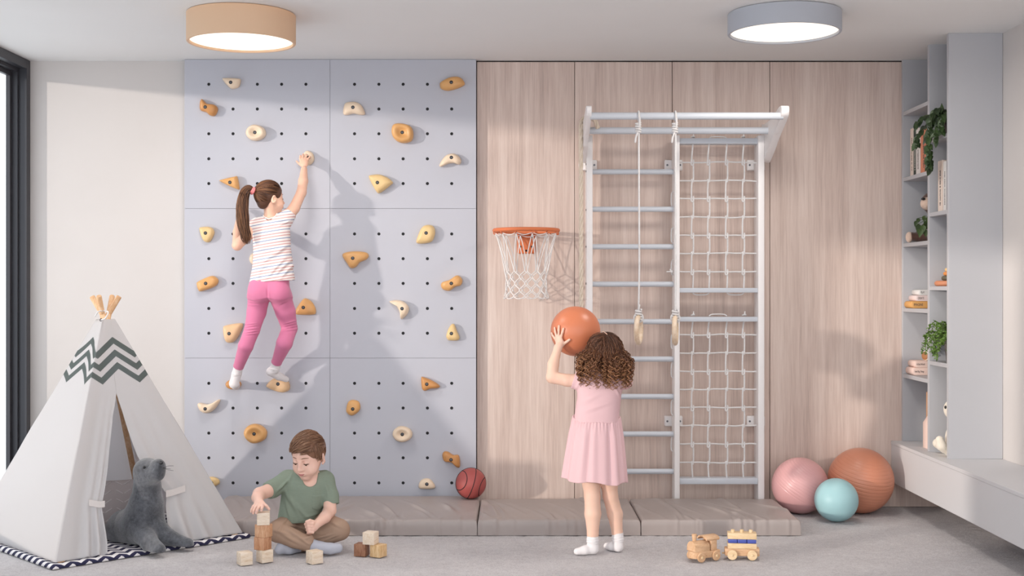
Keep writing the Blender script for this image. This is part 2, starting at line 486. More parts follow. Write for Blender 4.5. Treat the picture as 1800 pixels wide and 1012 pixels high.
M_h = {c: mat('resin '+n, col, .38, spec=.45, var=.06, vscale=14) for c, n, col in
       (('c', 'cream', 'E9D2B8'), ('p', 'peach', 'E3BD94'), ('y', 'straw', 'E2C28C'), ('a', 'amber', 'D9A468'), ('d', 'caramel', 'C48B53'))}
CN = {'c': 'cream', 'p': 'peach', 'y': 'straw yellow', 'a': 'amber', 'd': 'caramel brown'}
def oval(x, y, a, b, n=9, ph=.2, w=.06):
    return [(x+a*math.cos(t)*(1+w*math.sin(2*t+1)), y+b*math.sin(t)*(1+w*math.cos(3*t))) for t in [ph+2*math.pi*i/n for i in range(n)]]
HOLDS = [
 ('c', (408, 146.5), [(393, 141), (397, 138), (420, 139), (423.5, 142), (421, 152), (415, 155.5), (406, 155.5)], 'dome', 'small cream hold shaped like a shield, top row, left panel'),
 ('d', (364, 190), [(353, 182), (355.5, 175.5), (359, 177), (365, 183), (378, 185), (383.5, 192), (379, 203), (371, 203.5), (364, 198), (354, 194)], 'dome', 'caramel bone-shaped hold near the upper left edge of the climbing wall'),
 ('c', (450, 234), oval(451, 234, 16.5, 13.7, w=.04), 'dish', 'round cream dished hold above the girl with the ponytail'),
 ('a', (407, 321.5), [(388, 318.5), (392, 316), (413, 311), (418, 312), (421.5, 331), (418, 332.5), (405, 327.5)], 'dome', 'amber triangular hold just left of the hair of the climbing girl'),
 ('c', (544, 278), oval(542.5, 278, 10, 12.5, w=.03), 'dome', 'cream round hold gripped by the raised hand of the climbing girl'),
 ('y', (364, 410), [(352, 403), (356, 399.5), (368, 399), (375.5, 403), (377, 411), (371, 423), (365, 425.5), (358, 421)], 'dome', 'pale straw hold with pointed bottom left of the ponytail'),
 ('a', (365, 498), [(348, 501), (349.5, 495), (371, 485.5), (380, 487), (384.5, 494), (378, 503.5), (355, 511.5), (350, 508)], 'dome', 'amber slanted brick-like hold at the left edge beside the pink leggings'),
 ('p', (406, 585.5), [(394, 577), (398, 572), (421, 568), (427.5, 571.5), (420, 590), (411, 600.5), (400, 600.5), (395.5, 591)], 'dome', 'peach rounded hold touching the left knee of the climbing girl'),
 ('c', (451, 455), oval(450, 455, 10.5, 11, w=.02), 'dome', 'cream hold half hidden behind the waist of the striped shirt'),
 ('a', (535.5, 540), [(520.5, 549), (523, 541), (532, 528), (538, 524.5), (547, 529), (554, 539), (555.5, 549), (550, 552.5), (525, 552.5)], 'dome', 'amber half-round hold at the right thigh of the climbing girl'),
 ('p', (492.5, 673), [(470.5, 677), (475, 670.5), (484, 664), (495, 664.5), (506, 669), (510, 677), (508.5, 685), (499, 688.5), (487, 686), (475, 681)], 'ledge', 'peach hold carrying the right foot of the climbing girl'),
 ('d', (409, 676), oval(411.5, 675, 13, 8.5, w=.02), 'ledge', 'caramel hold hidden under the left heel of the climbing girl'),
 ('c', (364, 717), [(349, 711), (352, 707.5), (358, 708.5), (366, 710), (377, 706.5), (384, 702), (387.5, 703.5), (381, 715), (371, 723.5), (361, 725), (353, 720)], 'dome', 'cream banana-shaped hold low on the left side above the tepee slope'),
 ('a', (449, 761), oval(450.5, 761, 19, 16.5, w=.04, ph=.5), 'dish', 'big caramel amber dished hold left of the head of the boy'),
 ('y', (374, 847), oval(374, 846, 12, 8.5), 'dome', 'straw yellow hold peeking out behind the lower right edge of the tepee'),
 ('a', (794, 147), [(774, 150), (776, 145), (790, 137.5), (803, 136), (811, 139), (816.5, 147), (813, 152), (796, 158.5), (784, 159.5), (776, 156)], 'dome', 'amber oval hold in the top right corner of the climbing wall'),
 ('c', (622, 190.5), [(604.5, 200), (606, 186), (611, 181), (624, 180), (634, 184.5), (639.5, 193), (641.5, 201), (634, 202.5), (622, 200), (610, 202.5)], 'dome', 'pinkish cream half-moon hold at the top of the right panels'),
 ('a', (708, 234), [(689.5, 229), (694, 219.5), (708, 218.5), (722, 223.5), (726.5, 235), (724, 247), (713, 251.5), (701, 249.5), (692, 241)], 'dish', 'large amber dished hold casting a shadow, upper right panel'),
 ('c', (794, 278), [(773, 291), (778, 281), (786, 273), (797, 270.5), (806, 275), (810.5, 283), (807, 289.5), (798, 287), (788, 288), (777, 293)], 'dome', 'cream arch-shaped hold near the upper right edge'),
 ('y', (665, 322), [(649.5, 312), (653, 308.5), (668, 307.5), (682, 313), (690.5, 321), (686, 326), (671, 337.5), (664, 338.5), (656, 326)], 'dome', 'straw yellow triangular hold just above the middle seam of the right panels'),
 ('y', (750, 410), [(732.5, 424), (737, 410), (742.5, 400), (750, 396), (760, 397), (764.5, 404), (764, 414), (759, 424), (747, 427.5), (736, 427.5)], 'dome', 'tall straw yellow hold just below the middle seam at right'),
 ('a', (622, 454), [(603.5, 451), (606, 445), (622, 442), (642, 443.5), (648, 449), (644, 456), (633, 461), (626, 469), (617, 470.5), (610, 461)], 'dome', 'amber wedge hold with a pointed foot in the girl shadow'),
 ('a', (794, 498), [(776, 503), (778, 496), (790, 492), (802, 484.5), (809, 486.5), (812.5, 493), (810, 501), (800, 504), (791, 510.5), (781, 509)], 'dome', 'amber lumpy slanted hold at the right edge of the middle panel'),
 ('c', (708, 542), [(686, 529.5), (699, 527.5), (711, 531), (718.5, 540), (717, 550), (710, 558), (705, 559.5), (703.5, 549), (698, 538), (689, 532.5)], 'dome', 'cream crescent hold above the tepee shadow'),
 ('y', (794, 585.5), [(785, 589), (788.5, 578), (794, 570), (799, 570.5), (803, 581), (807.5, 592), (804, 597.5), (790, 597.5), (786, 594)], 'dome', 'small straw pear-shaped hold at the right edge above the lower seam'),
 ('d', (751, 674), [(741, 664), (745, 662.5), (759, 668), (771.5, 676), (771, 681), (757, 682.5), (748, 686), (742.5, 682)], 'dome', 'small caramel wedge hold just below the lower right seam'),
 ('a', (621.5, 717.5), [(609.5, 718), (613, 706), (621, 702.5), (631, 706), (633.5, 716), (629, 724), (619, 729.5), (611, 725)], 'dome', 'small amber pebble hold right above the boy at the left of the lower right panel'),
 ('c', (708, 762), oval(708, 762, 16.5, 13.5, w=.03), 'dish', 'round cream dished hold in the lower right panel'),
 ('d', (793.5, 806), [(778, 800), (781, 793.5), (788, 793.5), (797, 799), (806.5, 800), (808.5, 818), (803, 820), (794, 812), (782, 810)], 'dome', 'caramel bone-shaped hold just above the red basketball'),
 ('c', (751, 849), [(736.5, 855), (738.5, 846), (745, 841), (755, 841), (762, 848), (765, 855), (760, 858), (742, 858)], 'dome', 'cream half-moon hold at the bottom above the grey mat'),
]
def hold(kind, bolt, outline, form, label):
    o = spline(np.array(outline), 4, True); c = np.mean(o, 0); b = np.array(bolt)
    w = o.max(0)-o.min(0); h = {'dome': .0015, 'dish': .0017, 'ledge': .0022}[form]*min(w.mean(), 34)
    prof = {'dome': [(1.0, 0), (1.03, .22), (1.02, .45), (.93, .72), (.76, .92), (.5, 1), (.22, 1.0)],
            'ledge': [(1.0, 0), (1.03, .22), (1.02, .5), (.95, .8), (.8, .95), (.5, 1), (.22, 1.0)],
            'dish': [(1.0, 0), (1.04, .25), (1.03, .5), (.95, .8), (.8, .98), (.62, .98), (.4, .8), (.25, .66)]}[form]
    rs = []
    for s, z in prof:
        q = b+(o-b)*s if s < .6 else (c+(o-c)*s)*(1-max(0, 1-s)/.5)+(b+(o-b)*s)*(max(0, 1-s)/.5)
        rs.append(np.stack([cx(q[:, 0]), np.full(len(q), YC-.0003-h*z), cz(q[:, 1])], 1))
    t = thing('climbing_hold', (cx(c[0]), YC, cz(c[1])), label, 'climbing hold', 'climbing holds')
    link_mesh('grip', rings(rs), M_h[kind], t, angle=75)
    yb = YC-h*prof[-1][1]
    R = frame((0, -1, 0)); bc_ = (cx(b[0]), yb-.0005, cz(b[1]))
    link_mesh('washer', lathe([(.0100, -.002), (.0100, .0006), (.0085, .0014), (.0066, .0012), (.006, .0002)], bc_, 20, R), M_black, t)
    link_mesh('bolt', lathe([(.0058, -.001), (.0058, .0012), (.0048, .0016), (.0028, .0016), (.0026, -.0006), (.0004, -.0006)], bc_, 12, R), M_steel, t)
    return t
for hd in HOLDS: hold(*hd)
# ================================================================== MATS
M_mat = mat('taupe leatherette', 'A69B97', .42, spec=.45, var=.02, vscale=5, bump=.08, bscale=500)
def crash_mat(x0, x1, seed, label, h=.081, y0=6.448, y1=7.2):
    r = random.Random(seed); e = .012
    def prof(a, b, n):
        p = [(a, 0), (a-.001, h*.3), (a-.001, h*.6), (a, h*.82), (a+.0035, h*.93), (a+.009, h*.985), (a+.018, h)]
        q = [(a+.018+(b-a-.036)*i/n, h) for i in range(1, n)]
        return p+q+[(b-(x-a), z) for x, z in p[::-1]]
    px_, py_ = prof(x0, x1, 150), prof(y0, y1, 56)
    cr = []
    for _ in range(11):
        th = r.uniform(.12, .50)*(1 if r.random() < .85 else -.6)
        cr.append((r.uniform(x0, x1), r.uniform(y0+.05, y1-.1), th, r.uniform(.12, .30), r.uniform(.011, .020), r.uniform(.006, .013)))
    for _ in range(8):   # short tucks along the front edge
        cr.append((r.uniform(x0, x1), y0+r.uniform(0, .06), r.uniform(-.3, .6), r.uniform(.05, .11), .009, r.uniform(.002, .004)))
    V = []
    for (x, zx) in px_:
        for (y, zy) in py_:
            z = min(zx, zy); w = 0
            for (a, b, th, L, wd, am) in cr:
                # creases run from back-left to front-right
                dx, dy = x-a, y-b; u = dx*math.sin(th)-dy*math.cos(th); v = dx*math.cos(th)+dy*math.sin(th)+.25*u*u
                w += am*math.exp(-(v/wd)**2)*math.exp(-(u/L)**2)-am*.6*math.exp(-((v-wd*1.7)/wd)**2)*math.exp(-(u/L)**2)
            nz = mnoise.noise(Vector((x*6, y*6, seed)))*.003
            top = min(1, max(0, (min(zx, zy)/h-.8)/.2))
            z2 = z+(w+nz)*top
            yy = y+(-(w*.9+nz) if (zy < h*.97 and y < (y0+y1)/2 and 0 < zx) else 0)*(1 if z > 0 else .3)
            V.append((x, yy, max(0.0005, z2)))
    n = len(py_); Fc = [(i*n+j, (i+1)*n+j, (i+1)*n+j+1, i*n+j+1) for i in range(len(px_)-1) for j in range(n-1)]
    o = link_mesh('exercise_mat', (np.array(V), Fc), M_mat, angle=60)
    return tag(o, label, 'mat', 'row of grey mats')
crash_mat(-1.64, -1.023, 11, 'taupe exercise mat behind the tepee, leftmost of the row')
crash_mat(-1.019, -.181, 12, 'taupe exercise mat behind the seated boy, under the red basketball')
crash_mat(-.176, .661, 13, 'taupe exercise mat behind the legs of the girl in the pink dress', y1=7.106)
crash_mat(.667, 1.487, 14, 'taupe exercise mat under the climbing net, rightmost of the row', y1=7.106)

# ================================================================== WALL BARS
M_wpost = mat('white lacquered post', 'F0ECEB', .4, spec=.4)
M_rung = mat('grey-blue lacquered rung', 'C8CCD3', .38, spec=.4)
M_rope = mat('white cord', 'DEDBDA', .8, bump=.3, bscale=600, var=.05, vscale=60)
M_hemp = mat('thick cotton rope', 'DCCDBB', .85, bump=.25, bscale=500, var=.06, vscale=40)
wbx = thing('wall_bars', (.93, 7.18, 0), 'white and grey-blue wall bars with climbing net and overhead bars on the timber wall', 'wall bars')
YP0, YP1 = 7.11, 7.235
for x0, x1 in ((.423, .458), (.924, .953), (1.399, 1.434)):
    link_mesh('post', rbox((x0, YP0, 0), (x1, YP1, 2.143), .003, 2), M_wpost, wbx)
for z in [1.94-.2143*i for i in range(9)]:
    link_mesh('rung', cyl((.456, 7.165, z), (.926, 7.165, z), .0155, n=20), M_rung, wbx)
for z, hh in ((2.112, .032), (1.262, .027), (1.097, .027), (.175, .034)):
    link_mesh('cross_bar', rbox((.951, 7.125, z-hh/2), (1.401, 7.205, z+hh/2), .003, 2), M_rung, wbx)
# curved arms carrying two bars in front
arm = spline([(7.20, 2.0), (7.06, 2.03), (6.90, 2.10), (6.735, 2.165), (6.672, 2.195), (6.655, 2.225), (6.668, 2.245), (6.72, 2.247), (6.80, 2.235), (6.95, 2.212), (7.12, 2.205), (7.20, 2.195)], 5, True)
for x0 in (.397, 1.4345):
    link_mesh('arm', prism(arm, x0, x0+.027+(.014 if x0 > 1 else 0), 0, .003), M_wpost, wbx)
link_mesh('overhead_bar', cyl((.418, 6.70, 2.195), (1.45, 6.70, 2.195), .0195, n=24), M_rung, wbx)
link_mesh('overhead_bar', cyl((.418, 7.02, 2.157), (1.45, 7.02, 2.157), .0195, n=24), M_rung, wbx)
# brackets to the wall
for x0, zs in ((.4405, (1.988,)), (.9385, (1.988, .502)), (1.4165, (1.988, .502))):
    for z in zs:
        b = link_mesh('wall_bracket', join(rbox((x0-.053, 7.262, z-.031), (x0+.053, 7.296, z+.031), .008, 3), rbox((x0-.014, 7.2, z-.025), (x0+.014, 7.27, z+.025), .002, 1)), M_wpost, wbx)
        for s in (-1, 1): link_mesh('screw', lathe([(.006, 0), (.006, .002), (.0045, .003), (.0028, .0028), (.0024, .001), (.0003, .001)], (x0+s*.037, 7.2625, z), 12, frame((0, -1, 0))), M_steel, b)
# side bolts on the left post edge
for z in (2.14, 2.05, 1.98, 1.94, 1.72, 1.51, 1.3):
    link_mesh('bolt', lathe([(.006, 0), (.006, .003), (.0003, .0032)], (.4232, 7.135, z), 10, frame((-1, 0, 0))), M_black, wbx)
# climbing net: cords knotted at the crossings
def kx(px): return (px-900)*7.165/F_PX
def kz(py): return EYE-(py-506)*7.165/F_PX
rr = random.Random(4)
def net(rows, top, bot, vert):
    pts = {v: [] for v in vert}; knots = []
    for i, v in enumerate(vert):
        path = [(kx(v)+.004, 7.165, kz(top)), ]
        for j, y in enumerate(rows):
            s = (1 if j % 2 == 0 else -1)
            path += [(kx(v)-.006*s*1.0+rr.uniform(-.002, .002), 7.161, kz(y)-.008), (kx(v)+.007*s, 7.159, kz(y)+.011)][::-1] if 0 else [(kx(v)-.005*s, 7.160, kz(y)+.010), (kx(v)+.004*s, 7.158, kz(y)-.010)]
        path.append((kx(v)+.003, 7.165, kz(bot)))
        link_mesh('net_cord', tube(spline(path, 4), .0048, 8), M_rope, wbx)
        for j, y in enumerate(rows):
            if j % 2: 
                c = np.array((kx(v), 7.161, kz(y)))
                knots.append(torus(c, .0075, .0040, frame((.5, -1, .4)), 14, 6))
                knots.append(torus(c, .0065, .0040, frame((-.6, -1, -.3)), 14, 6))
            else:
                knots.append(tube(spline([(kx(v)-.007, 7.157, kz(y)+.012), (kx(v)-.008, 7.155, kz(y)-.012), (kx(v)-.001, 7.152, kz(y)-.018), (kx(v)+.006, 7.156, kz(y)-.008), (kx(v)+.005, 7.158, kz(y)+.014)], 3), .0042, 6))
    for y in rows:
        n = 12; xs = np.linspace(.951, 1.401, n)
        z0 = rr.uniform(-.003, .003)
        path = [(x, 7.166, kz(y)+z0*math.sin(i*.7)+rr.uniform(-.0015, .0015)) for i, x in enumerate(xs)]
        link_mesh('net_cord', tube(spline(path, 3), .0044, 8), M_rope, wbx)
    tag(link_mesh('net_knots', join(*knots), M_rope, wbx), kind='stuff')
net([285, 317.5, 349, 381.5, 413.5, 445, 477.5], 250, 508, [1217, 1245.5, 1277, 1306.5])
net([588, 620, 652.5, 684, 716, 748, 780, 813], 562, 843, [1217, 1245.5, 1277, 1306.5])
# loops and tail ends of the net cords at the cross bars and posts
ends = []
for v0, v1, y, s in ((1217, 1245.5, 516, -1), (1277, 1306.5, 516, -1), (1245.5, 1277, 554, 1), (1245.5, 1277, 243, 1)):
    ends.append(tube(spline([(kx(v0), 7.15, kz(y)-s*.004), (kx(v0)+.02, 7.15, kz(y)+s*.006), (kx(v1)-.02, 7.15, kz(y)+s*.006), (kx(v1), 7.15, kz(y)-s*.004)], 6), .0038, 6))
for v, y in ((1218, 553), (1308, 553), (1218, 241), (1306, 241)):
    c = np.array((kx(v), 7.15, kz(y)))
    ends += [torus(c, .007, .004, frame((0, .3, 1)), 12, 6), tube([c, c+(.002, 0, .02)], [.0045, .003], 6), tube([c, c+(-.015, 0, -.002)], [.0045, .003], 6)]
for y in (350, 413, 470, 600, 650, 716, 780):
    z = kz(y); ends.append(tube(spline([(.925, 7.17, z+.045), (.914, 7.17, z+.03), (.913, 7.17, z-.03), (.925, 7.17, z-.045)], 5), .0042, 6))
c = np.array((.913, 7.15, kz(477))); ends += [ball(c, .009, nu=10, nv=8), tube([c, c+(-.03, 0, -.002)], .004, 6), tube([c, c+(-.012, 0, .012)], .004, 6)]
tag(link_mesh('cord_ends', join(*ends), M_rope, wbx), kind='stuff')

# ================================================================== GYM RINGS
M_ring = wood('ring beech', 'EBD8C2', 'E3CBB0', (20, 20, 20), .4, 'DCC0A2', .03)
def gym_ring(px, rtop, tilt, label):
    x = (px-900)*6.70/F_PX; zb = 2.195; base = (x, 6.70, .975)
    t = thing('gymnastic_ring', base, label, 'gymnastic ring', 'pair of gymnastic rings')
    rz = rtop-.078
    link_mesh('ring', torus((x, 6.70, rz), .068, .0135, rot('Z', tilt) @ frame((1, .0, 0)), 48, 14), M_ring, t)
    # loop over the bar, wraps, long cord
    a = np.linspace(0, 2*math.pi, 25)
    loop = np.stack([np.full(25, x), 6.70+.0245*np.sin(a), zb+.0245*np.cos(a)], 1)
    ps = [tube(loop[:-1], .0055, 8, True)]
    ps.append(tube(spline([(x+.003, 6.676, zb-.01), (x+.003, 6.677, zb-.05), (x+.001, 6.685, zb-.07)], 4), .0055, 8))
    hel = [(x-.003+.0125*math.cos(q), 6.69+.010*math.sin(q), zb-.036-.052*q/(8*math.pi)) for q in np.linspace(0, 8*math.pi, 50)]
    ps.append(tube(hel, .0052, 8))
    ps.append(tube(spline([(x-.006, 6.684, zb-.09), (x-.016, 6.68, zb-.115), (x-.02, 6.682, zb-.145)], 5), [.0052]*10+[.003], 8))
    ps.append(tube(spline([(x, 6.69, zb-.05), (x+.002, 6.695, zb-.4), (x+.004, 6.70, 1.4), (x, 6.70, rtop+.03)], 8), .0050, 8))
    hel = [(x+.015*math.cos(q), 6.70+.013*math.sin(q), rtop+.032-.055*q/(8*math.pi)) for q in np.linspace(0, 8*math.pi, 50)]
    ps.append(tube(hel, .0055, 8))
    ps.append(xf(torus((0, 0, 0), .023, .0055, frame((0, 1, 0)), 24, 8), None, (x, 6.70, rtop-.012)))
    ps.append(tube(spline([(x, 6.69, rtop+.03), (x+.004, 6.688, rtop+.06)], 4), [.005]*4+[.003], 8))
    link_mesh('cord', join(*ps), M_rope, t)
gym_ring(1122.5, 1.128, -.28, 'wooden gymnastic ring hanging in front of the rungs, left of the pair')
gym_ring(1187, 1.126, -.20, 'wooden gymnastic ring hanging in front of the middle post, right of the pair')

# ================================================================== THICK CLIMBING ROPE
def twisted(path, R, turns_per_m=22, strands=3, n=8):
    path = np.asarray(path, float); d = np.r_[0, np.cumsum(np.linalg.norm(np.diff(path, axis=0), axis=1))]
    m = int(d[-1]*turns_per_m*10)+2; s = np.linspace(0, d[-1], m)
    p = np.stack([np.interp(s, d, path[:, i]) for i in range(3)], 1)
    T = np.gradient(p, axis=0); T /= np.linalg.norm(T, axis=1)[:, None]
    u = np.array([1., 0, 0]) if abs(T[0][0]) < .8 else np.array([0, 1., 0]); out = []
    U = np.zeros_like(p)
    for i in range(m):
        u = u-T[i]*np.dot(u, T[i]); u /= np.linalg.norm(u); U[i] = u
    W = np.cross(T, U)
    for k in range(strands):
        a = s*turns_per_m*2*math.pi/strands*1.0+k*2*math.pi/strands
        out.append(tube(p+R*.5*(np.cos(a)[:, None]*U+np.sin(a)[:, None]*W), R*.56, n))
    return join(*out)
ropepath = spline([(.478, 6.972, 2.163), (.468, 6.97, 2.195), (.447, 6.975, 2.222), (.43, 7.03, 2.228), (.405, 7.06, 2.229), (.388, 7.0, 2.195), (.384, 6.985, 2.13), (.385, 6.985, 1.9), (.386, 6.985, 1.4), (.388, 6.985, .98)], 10)
rp = link_mesh('climbing_rope', twisted(ropepath, .0125), M_hemp)
tag(rp, 'thick twisted cotton rope hanging at the left post of the wall bars', 'rope')

# ================================================================== BASKETBALL HOOP
M_hoop = mat('orange powder coat', 'D5764A', .5, spec=.35)
M_net = mat('net cord', 'E3DFDD', .8)
hx, hy, hz = (925-900)*7.09/F_PX, 7.085, EYE+(506-405)*7.085/F_PX
hp = thing('basketball_hoop', (hx, 7.29, hz-.12), 'small orange basketball hoop with white net fixed to the timber wall', 'basketball hoop')
RH = .180
link_mesh('rim', torus((hx, hy, hz), RH, .0115, None, 96, 16), M_hoop, hp)
link_mesh('bracket', join(rbox((hx-.05, 7.284, hz-.125), (hx+.055, 7.297, hz+.01), .006, 3), rbox((hx-.05, 7.23, hz-.012), (hx+.055, 7.29, hz+.004), .003, 2)), M_hoop, hp)
for dx, dz in ((-.032, -.085), (.036, -.085), (.002, -.108), (-.03, -.03), (.034, -.03)):
    link_mesh('screw', lathe([(.006, 0), (.006, .003), (.0003, .0035)], (hx+dx, 7.2845, hz+dz), 12, frame((0, -1, 0))), M_black, hp)
for a in [2*math.pi*(i+.35)/12 for i in range(12)]:
    link_mesh('hook', torus((hx+RH*math.cos(a), hy+RH*math.sin(a), hz-.015), .0075, .003, frame((-math.sin(a), math.cos(a), 0)), 14, 6), M_hoop, hp)
cords = []
lev = [(0, RH-.002, -.021), (.5, .163, -.08), (1.0, .138, -.165), (1.35, .128, -.21)]
NL = 12
def npnt(a, r, z): return (hx+r*math.cos(a), hy+r*math.sin(a), hz+z)
zr = [(-.021, .177), (-.225, .122), (-.262, .116), (-.300, .114), (-.337, .117), (-.372, .124)]
for s in (-1, 1):
    for i in range(NL):
        a0 = 2*math.pi*(i+.35)/NL; st = 2*math.pi/NL; path = []
        for kk in range(6):
            z, r = zr[kk]; a = a0+s*st*(.5*kk)
            path.append((a, r, z))
        fine = []
        for q in range(5):
            for t in np.linspace(0, 1, 10, endpoint=False):
                w = t*t*(3-2*t) if q else t
                a = path[q][0]+(path[q+1][0]-path[q][0])*w
                r = path[q][1]+(path[q+1][1]-path[q][1])*(t if q else t**.75); z = path[q][2]+(path[q+1][2]-path[q][2])*t
                fine.append(npnt(a, r+s*.0012, z-(.010*math.sin(math.pi*t) if 0 else 0)))
        fine.append(npnt(*path[5]))
        cords.append(tube(fine, .0029, 6))
for i in range(NL):   # hem loops
    a0 = 2*math.pi*(i+.35+.5)/NL; st = 2*math.pi/NL
    cords.append(tube(spline([npnt(a0, .124, -.372), npnt(a0+st*.3, .128, -.384), npnt(a0+st*.7, .128, -.384), npnt(a0+st, .124, -.372)], 5), .0026, 6))
    a1 = 2*math.pi*(i+.35)/NL
    cords.append(tube(spline([npnt(a1, RH-.004, -.018), npnt(a1+st*.5, RH-.012, -.030), npnt(a1+st, RH-.004, -.018)], 6), .0024, 6))
    for kk in (1, 2, 3, 4):
        a = a0+st*.5*(kk % 2) - st*.5*(0)
        z, r = zr[kk]; cords.append(ball(npnt(2*math.pi*(i+.35)/NL+st*.5*kk, r, z), .0042, nu=8, nv=6))
tag(link_mesh('net', join(*cords), M_net, hp), kind='stuff')

# ================================================================== BALLS
def groove_ball(name, c, R, m, axis, a0, a1, n, label, depth=.0022, cat='ball', amp=1):
    """inflated ball with raised parallel ribs over part of its latitude"""
    nu, nv = 72, 220; th = np.linspace(0, math.pi, nv+1)[1:-1]; a = np.linspace(0, 2*math.pi, nu, endpoint=False); rs = []
    for t in th:
        lat = 90-math.degrees(t)
        r = R
        ph = (lat-a0)/(a1-a0)*n
        for lo, hi in ((a0, a1),):
            if lo < lat < hi: f = abs(ph % 1-.5)*2; r = R-depth*max(0, (f-.72)/.28)
        rs.append(np.stack([r*np.sin(t)*np.cos(a), r*np.sin(t)*np.sin(a), np.full(nu, r*math.cos(t))], 1))
    V, Fc = rings(rs)
    o = link_mesh(name, xf((V, Fc), frame(axis), c), m, base=(c[0], c[1], c[2]-R), angle=180)
    return tag(o, label, cat)
M_pink = mat('pink vinyl', 'DAA6A6', .33, spec=.5, var=.015, vscale=4)
M_orange = mat('terracotta vinyl', 'D08A6E', .36, spec=.5, var=.015, vscale=4)
M_teal = mat('aqua vinyl', 'A3CBD0', .42, spec=.45, var=.01, vscale=4)
groove_ball('exercise_ball', (1.630, 7.083, .158), .158, M_pink, (.50, -.25, .82), -18, 62, 13, 'pink ribbed exercise ball beside the right end of the mats')
groove_ball('exercise_ball', (1.978, 7.10, .184), .184, M_orange, (.16, -.22, .95), -40, 50, 14, 'large orange ribbed exercise ball next to the floating bench')
o = link_mesh('play_ball', ball((1.772, 6.838, .118), .118, nu=64, nv=48), M_teal, base=(1.772, 6.838, 0), angle=180)
tag(o, 'small smooth aqua blue ball in front of the two exercise balls', 'ball')
# basketball with black channels
def basketball(c, R, label):
    m = bpy.data.materials.new('basketball rubber'); m.use_nodes = True
    t = NT(m); b = t.n['Principled BSDF']; t.bsdf = b
    b.inputs['Base Color'].default_value = lin('A8504C')+(1,); b.inputs['Roughness'].default_value = .5
    vo = t.new('ShaderNodeTexVoronoi'); vo.inputs['Scale'].default_value = 260; t.link(t.coords(), vo.inputs['Vector'])
    t.bump(vo.outputs['Distance'], .35, .001)
    th = thing('basketball', (c[0], c[1], c[2]-R), label, 'ball')
    link_mesh('bladder', ball(c, R, nu=64, nv=48), m, th, angle=180)
    A = rot('Y', .30) @ rot('X', -.10) @ rot('Z', .18) @ rot('X', math.pi/2); seams = []
    s = np.linspace(0, 2*math.pi, 96, endpoint=False)
    def sv(f): return np.array([A @ np.array(f(q)) for q in s])*R*.9995+np.array(c)
    seams.append(tube(sv(lambda q: (0, math.sin(q), math.cos(q))), .0022, 6, True))
    seams.append(tube(sv(lambda q: (math.sin(q), math.cos(q), 0)), .0022, 6, True))
    for sg in (-1, 1):
        d = .62
        def f(q, sg=sg):
            x = sg*(d+.16*math.cos(2*q)); y, z = math.cos(q), math.sin(q); l = math.sqrt(max(0, 1-x*x)); return (x, y*l, z*l)
        seams.append(tube(sv(f), .0022, 6, True))
    for sm in seams: link_mesh('channel', sm, M_black, th)
basketball((-.2335, 7.10, .081+.0868), .0868, 'dark red basketball with black lines resting on the mat against the wall')
# ================================================================== TEPEE
F0 = np.array([-2.078, 5.68, 0.]); R0 = np.array([-1.36, 6.39, 0.]); L0 = np.array([-2.79, 6.40, 0.]); B0 = np.array([-2.072, 7.10, 0.])
CT = (F0+B0)/2; APZ = 1.195; AP = np.array([CT[0], CT[1], APZ])
tp = thing('tepee', CT, 'white canvas play tepee with grey zigzag band and crossed wooden poles', 'tent')
def tent_mat():
    m = bpy.data.materials.new('printed canvas'); m.use_nodes = True
    t = NT(m); b = t.n['Principled BSDF']; t.bsdf = b
    at = t.new('ShaderNodeAttribute', attribute_name='tex'); sp = t.new('ShaderNodeSeparateXYZ'); t.link(at.outputs['Vector'], sp.inputs[0])
    u, z = sp.outputs[0], sp.outputs[1]
    tri = t.math('PINGPONG', u, .1)                       # 0..0.1 over half a period
    w = t.math('ADD', z, t.math('MULTIPLY', tri, .72))    # zigzag height
    inband = t.math('MULTIPLY', t.math('GREATER_THAN', w, .868), t.math('LESS_THAN', w, 1.028))
    st = t.math('LESS_THAN', t.math('MODULO', t.math('SUBTRACT', w, .868), .0625), .034)
    fac = t.math('MULTIPLY', inband, st)
    t.link(t.mix(fac, lin('F1EDEC'), lin('6A7673')), b.inputs['Base Color'])
    b.inputs['Roughness'].default_value = .9; b.inputs['Specular IOR Level'].default_value = .1
    wv = t.new('ShaderNodeTexWave'); wv.inputs['Scale'].default_value = 260; t.link(t.coords(), wv.inputs['Vector'])
    t.bump(t.math('ADD', wv.outputs['Fac'], t.noise(t.coords(), 30, 3)), .12, .001)
    tr = t.new('ShaderNodeBsdfTranslucent'); tr.inputs[0].default_value = lin('E0E0E3')+(1,)
    mx = t.new('ShaderNodeMixShader'); mx.inputs[0].default_value = .52
    t.link(b.outputs[0], mx.inputs[1]); t.link(tr.outputs[0], mx.inputs[2]); t.link(mx.outputs[0], t.n['Material Output'].inputs[0])
    return m
M_tent = tent_mat()
M_pole = wood('pale pine pole', 'E2BE98', 'D3A67C', (30, 30, 6), .55, bumpy=.05)
M_poled = M_pole
TOPF = .066                      # half width of the cloth's open top
def on_face(A, Bc, s, t):
    """point on a side: s along the base edge A-Bc (0..1), t from cloth top (0) to floor (1)"""
    a = np.array(AP)+(A-AP)*(TOPF+(1-TOPF)*t); b = np.array(AP)+(Bc-AP)*(TOPF+(1-TOPF)*t)
    return a+(b-a)*s
def face_norm(A, Bc):
    n = np.cross(Bc-A, AP-A); n /= np.linalg.norm(n)
    return n if np.dot(n, A-CT) > 0 else -n
